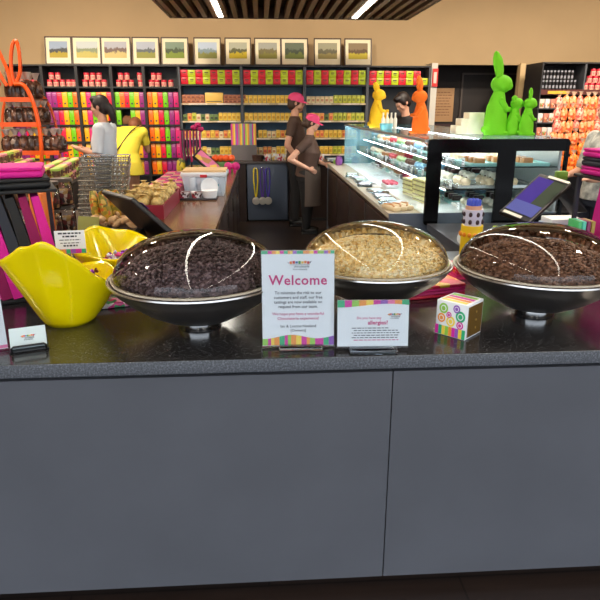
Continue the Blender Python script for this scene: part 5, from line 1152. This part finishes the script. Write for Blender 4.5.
def arm_pts(sh, el, wr): return [(sh, .052), (tuple((Vector(sh) + Vector(el)) / 2), .047), (el, .04), (tuple((Vector(el) * .6 + Vector(wr) * .4)), .038), (wr, .026)]
def person(label, loc, rotz, scale, hm, arms, shirt, trousers, sleeve=.5, stout=1.0, skinm=skin, lean=0.0, legs=True, shoes=True, neck=None):
    t = thing('person', label, 'person', loc, rotz); t.scale = (scale,) * 3
    T = Matrix.Rotation(lean, 4, 'Y')
    def P(p, k=1.0): # upper body tilts about the hips
        v = Vector(p) - Vector((0, 0, .95)); return (T @ v) + Vector((0, 0, .95))
    mb = MB()
    up = [(0, 0, .90, .105 * stout, .15 * stout), (0, 0, 1.05, .095 * stout, .135 * stout), (.01, 0, 1.22, .11 * stout, .155 * stout), (0, 0, 1.36, .095, .16), (-.005, 0, 1.44, .06, .1)]
    b = MB(); loft(b, up); mb.add([P(v) for v in b.v], b.f, 0, True)
    hc = P((.02, 0, 1.635)); Mh = Matrix.Translation(hc) @ T.copy() @ hm
    chain(mb, [(P((-.01, 0, 1.42)), .062), (P((.0, 0, 1.5)), .054), (hc + (T @ hm @ Vector((-.015, 0, -.05))), .052)]); head(mb, Mh)
    for a in arms:
        sh, el, wr = (P(a[0]), Vector(a[1]), Vector(a[2])); chain(mb, arm_pts(sh, el, wr)); hand(mb, wr, a[3], a[4], a[5])
    for s_ in (-1, 1): chain(mb, [((0, s_ * .085, .9), .085), ((.01, s_ * .09, .5), .055), ((-.01, s_ * .095, .1), .04)]); chain(mb, [((-.01, s_ * .095, .06), .04), ((.10, s_ * .1, .035), .033)])
    fuse(mb, 'body', skinm, t, .0095, 3)
    # shirt
    mb = MB(); g = .016
    up2 = [(cx_, cy_, cz_, rx + g, ry + g) for cx_, cy_, cz_, rx, ry in [(0, 0, .86, .115 * stout, .16 * stout)] + up[1:4]] + [(-.005, 0, 1.425, .075, .13), (-.005, 0, 1.462, .064, .072)]
    b = MB(); loft(b, up2); mb.add([P(v) for v in b.v], b.f, 0, True)
    for a in arms:
        sh, el, wr = P(a[0]), Vector(a[1]), Vector(a[2]); mb.ell(sh, .07)
        if sleeve <= 1: mb.cyl(sh, sh.lerp(el, sleeve), .068, .062, 16)
        else: mb.cyl(sh, el, .066, .055, 16); mb.ell(el, .055); mb.cyl(el, el.lerp(wr, sleeve - 1), .055, .046, 16)
    fuse(mb, 'shirt', shirt, t, .0095, 3)
    if legs:
        mb = MB(); loft(mb, [(0, 0, .80, .115 * stout, .165 * stout), (0, 0, .92, .122 * stout, .168 * stout), (0, 0, 1.0, .11 * stout, .15 * stout)])
        for s_ in (-1, 1): chain(mb, [((0, s_ * .088, .86), .1 * stout), ((.012, s_ * .092, .5), .072 * stout)]); mb.cyl((.012, s_ * .092, .5), (-.01, s_ * .095, .09), .072 * stout, .06, 16)
        fuse(mb, 'trousers', trousers, t, .0095, 3)
    if shoes:
        for s_ in (-1, 1):
            mb = MB(); mb.ell((.045, s_ * .098, .05), (.14, .05, .045), n=16); mb.ell((-.03, s_ * .097, .07), (.06, .048, .05), n=14); mb.box(-.085, .175, s_ * .098 - .045, s_ * .098 + .045, 0.001, .022); fuse(mb, 'shoe', mat('shoe black', (22, 22, 24), .5), t, .008, 2)
    return t, Mh
RX = lambda a, ax: Matrix.Rotation(math.radians(a), 4, ax)
brown = mat('chocolate uniform', (78, 56, 46), .75, bump=.15, bscale=60); blk = mat('black trousers', (24, 23, 26), .75)
# tall assistant
p = at(302, 200, Y=8.80)
t, Mh = person('person in pink cap and brown shirt standing tall behind the hand-on-hip colleague', (p.x - .10, 8.78, 0), math.radians(-4), 1.055, RX(6, 'Y'),
    [((-.02, -.19, 1.39), (-.10, -.24, 1.10), (.05, -.21, .90), (.5, 0, -.6), (0, -1, 0), (.4, .3, -.3)), ((-.02, .19, 1.39), (-.04, .24, 1.10), (.12, .2, .93), (.8, -.2, -.4), (0, 1, 0), (.4, 0, -.4))], brown, blk, .62)
face(Mh, t); hair(Mh @ Matrix.Translation((-.004, 0, -.012)) @ Matrix.Diagonal((.97, .98, .93, 1)), t, mat('brown hair', (70, 48, 36), .6)); cap(Mh, t)
mb = MB(); mb.bm(_sph(14), 0, True, Mh @ Matrix.Translation((.045, 0, -.075)) @ Matrix.Diagonal((.047, .056, .026, 1))); mb.build('beard', mat('short beard', (158, 114, 90), .8), t)
# assistant with hand on hip
p = at(307, 200, Y=8.2)
t, Mh = person('person in pink cap and apron standing with hand on hip by the service bench', (p.x, 8.2, 0), math.radians(-6), .9, RX(10, 'Y'),
    [((-.02, -.20, 1.38), (-.24, -.33, 1.13), (.03, -.24, .99), (.8, .3, -.4), (.2, -.3, -.8), (.2, .8, -.2)), ((-.02, .20, 1.38), (.06, .26, 1.1), (.26, .18, 1.02), (.9, -.2, 0), (0, .6, .6), (0, 0, -1))], brown, blk, .55, 1.42, lean=math.radians(5))
face(Mh, t); hair(Mh @ Matrix.Translation((-.004, 0, -.012)) @ Matrix.Diagonal((.97, .98, .93, 1)), t, mat('brown hair', (70, 48, 36), .6), bun=(-.11, 0, -.04)); cap(Mh, t)
mb = MB(); rings = []
vs = []; fs = []; n = 16
AP = [(.44, .2, .235), (.7, .185, .235), (.9, .185, .23), (1.0, .17, .215)]
for z, rx, ry in AP:
    for g in (0, .012):
        for i in range(n + 1): a = math.radians(-100 + 200 * i / n); vs.append((.01 + (rx + g) * math.cos(a), (ry + g) * math.sin(a), z))
k2 = 2 * (n + 1)
for j in range(len(AP) - 1):
    for i in range(n):
        for g in (0, n + 1): o_ = j * k2 + g + i; fs.append((o_, o_ + 1, o_ + 1 + k2, o_ + k2))
for i in range(n): fs.append((i, i + 1, i + n + 2, i + n + 1)); o_ = 3 * k2 + i; fs.append((o_, o_ + 1, o_ + n + 2, o_ + n + 1))
for j in range(3):
    for i in (0, n): o_ = j * k2 + i; fs.append((o_, o_ + k2, o_ + k2 + n + 1, o_ + n + 1))
mb.add(vs, fs, 0, True); mb.build('apron', mat('taupe apron', (92, 78, 70), .8), t)
# shopper in white shirt
p = at(101, 150, Y=7.5)
t, Mh = person('person with dark tied hair in white shirt browsing the carton shelves', (p.x + .05, 7.5, 0), math.radians(172), 1.02, RX(8, 'Y'),
    [((-.02, .19, 1.39), (-.0, .24, 1.11), (.19, .2, 1.16), (.9, -.1, .3), (0, 1, 0), (.2, -.3, .3)), ((-.02, -.19, 1.39), (.03, -.24, 1.1), (.22, -.2, 1.12), (.9, .1, .3), (0, -1, 0), (.2, .3, .3))], mat('white shirt', (216, 222, 232), .7, bump=.2, bscale=25), mat('denim', (52, 58, 76), .8), .95, 1.12)
face(Mh, t); hair(Mh, t, mat('dark hair', (34, 24, 24), .5), long=1)
mb = MB(); mb.tube([(-.06, -.1, 1.47), (.06, -.12, 1.42), (.14, .0, 1.25), (.13, .12, 1.1), (.03, .215, 1.0), (-.1, .2, 1.02)], .014, 8); mb.build('bag_strap', blackm, t)
o = MB().rbox(-.16, .0, .22, .3, .78, 1.0, .03); o.build('shoulder_bag', blackm, t)
# shopper in yellow
p = at(125, 150, Y=8.5)
t = thing('person', 'person in short yellow dress bending towards the shelves, seen from behind', 'person', (p.x, 8.5, 0), math.radians(82))
mb = MB()
chain(mb, [((0, 0, .95), .13), ((.1, 0, 1.12), .12), ((.22, 0, 1.26), .105), ((.32, 0, 1.34), .06), ((.42, 0, 1.36), .052)])
Mh = Matrix.Translation((.49, 0, 1.40)) @ RX(60, 'Y'); head(mb, Mh)
for s_ in (-1, 1):
    chain(mb, [((0, s_ * .085, .9), .095), ((.02, s_ * .085, .5), .06), ((-.01, s_ * .09, .1), .042)]); chain(mb, [((-.01, s_ * .09, .06), .04), ((.10, s_ * .095, .035), .032)])
    chain(mb, arm_pts((.25, s_ * .17, 1.33), (.38, s_ * .19, 1.08), (.56, s_ * .09, 1.12))); hand(mb, (.56, s_ * .09, 1.12), (1, 0, .1), (0, -s_, 0), (0, 0, -1))
fuse(mb, 'body', mat('tan skin', (206, 150, 118), .5), t, .0095, 3)
mb = MB(); loft(mb, [(-.02, 0, .78, .20, .25), (-.02, 0, .85, .19, .235), (-.01, 0, .95, .175, .205), (.05, 0, 1.06, .15, .165), (.12, 0, 1.18, .17, .18), (.19, 0, 1.29, .17, .20), (.24, 0, 1.37, .13, .18), (.27, 0, 1.41, .08, .11)], 30)
for s_ in (-1, 1): mb.ell((.25, s_ * .18, 1.33), .075); mb.cyl((.25, s_ * .17, 1.33), (.33, s_ * .185, 1.17), .072, .066, 16)
fuse(mb, 'dress', mat('lemon dress', (244, 220, 66), .7, bump=.25, bscale=18), t, .0095, 3)
hair(Mh, t, mat('auburn hair', (122, 72, 44), .6)); face(Mh, t)
mb = MB(); mb.tube([(.2, -.15, 1.425), (.08, -.09, 1.36), (-.0, -.02, 1.26), (-.08, .07, 1.12), (-.15, .16, 1.0)], .008, 6); mb.build('bag_strap', blackm, t)
for s_ in (-1, 1):
    mb = MB(); mb.ell((.045, s_ * .094, .04), (.135, .046, .04), n=16); mb.box(-.08, .165, s_ * .094 - .04, s_ * .094 + .04, .001, .02); fuse(mb, 'shoe', mat('pale shoe', (210, 200, 190), .5), t, .008, 2)
# worker behind the far end of the case
p = at(404, 110, Y=8.75)
t, Mh = person('dark haired person in black stooping behind the glass case by the orange rabbit', (p.x + .12, 8.7, 0), math.radians(205), 1.07, RX(22, 'Y'),
    [((-.02, .19, 1.39), (.14, .24, 1.14), (.34, .14, 1.08), (.9, -.3, -.1), (0, 1, 0), (0, 0, -1)), ((-.02, -.19, 1.39), (.14, -.24, 1.14), (.34, -.14, 1.08), (.9, .3, -.1), (0, -1, 0), (0, 0, -1))], mat('black shirt', (30, 28, 30), .7), blk, .9, 1.1, lean=math.radians(14))
face(Mh, t); hair(Mh, t, mat('dark hair', (34, 24, 24), .5))
# shopper at right edge
p = at(608, 120, Y=5.3)
t, Mh = person('grey haired person in patterned white top at the right edge of photo', (p.x + .02, 5.3, 0), math.radians(190), 1.0, RX(6, 'Y'),
    [((-.02, .19, 1.39), (.02, .25, 1.1), (.22, .2, 1.06), (.9, -.1, .1), (0, 1, 0), (0, -.5, -.5)), ((-.02, -.19, 1.39), (.03, -.24, 1.1), (.2, -.2, 1.06), (.9, .1, .1), (0, -1, 0), (0, .5, -.5))], mat('patterned top', (222, 222, 214), .7, var=.3, scale=14, rgb2=(140, 142, 140)), mat('navy trousers', (40, 44, 60), .8), .95, 1.15)
face(Mh, t); hair(Mh, t, mat('grey hair', (150, 142, 136), .6))

# ------------------------------------------------------------------ light
w = bpy.data.worlds.new('daylight'); sc.world = w; w.use_nodes = True
bg = w.node_tree.nodes['Background']; bg.inputs[1].default_value = 1
nt = w.node_tree; tc = nt.nodes.new('ShaderNodeTexCoord'); sp_ = nt.nodes.new('ShaderNodeSeparateXYZ'); rp2 = nt.nodes.new('ShaderNodeValToRGB')
mr = nt.nodes.new('ShaderNodeMapRange'); mr.inputs[1].default_value = -1; mr.inputs[2].default_value = 1
nt.links.new(tc.outputs['Generated'], sp_.inputs[0]); nt.links.new(sp_.outputs['Z'], mr.inputs[0]); nt.links.new(mr.outputs[0], rp2.inputs[0]); nt.links.new(rp2.outputs[0], bg.inputs[0])
e = rp2.color_ramp.elements; e[0].position = .49; e[0].color = (.62, .66, .72, 1); e[1].position = .56; e[1].color = (2.7, 3.0, 3.35, 1)   # street outside: paving below, bright sky above
def lamp(kind, name, loc, power, col=(1, .86, .68), size=.2, rot=(0, 0, 0), **k):
    l = bpy.data.lights.new(name, kind); l.energy = power; l.color = col
    if kind == 'AREA': l.size = size; l.shape = 'DISK'
    elif kind in ('SPOT', 'POINT'): l.shadow_soft_size = size
    for a, b in k.items(): setattr(l, a, b)
    o = bpy.data.objects.new(name, l); C.objects.link(o); o.location = loc; o.rotation_euler = rot; return o
for x in (-4.2, -2.4, 2.6, 4.6):
    for y in (2.5, 5.2, 7.6): lamp('AREA', 'downlight', (x, y, 3.45), 40, size=.25)
for x in (-3.4, -1.5, .4, 2.2, 4.4, 6): lamp('SPOT', 'shelf spot', (x, 7.0, 3.4), 150, rot=(math.radians(62), 0, 0), size=.08, spot_size=1.7, spot_blend=.8)
for y in (5.0, 6.1, 7.2):
    l = lamp('AREA', 'case light', (1.6, y, 1.415), 5, (.94, .98, 1)); l.data.shape = 'RECTANGLE'; l.data.size = .3; l.data.size_y = 1.0
vs = sc.view_settings; vs.view_transform = 'Standard'; vs.look = 'None'; vs.gamma = 1; vs.use_curve_mapping = False; vs.exposure = .15
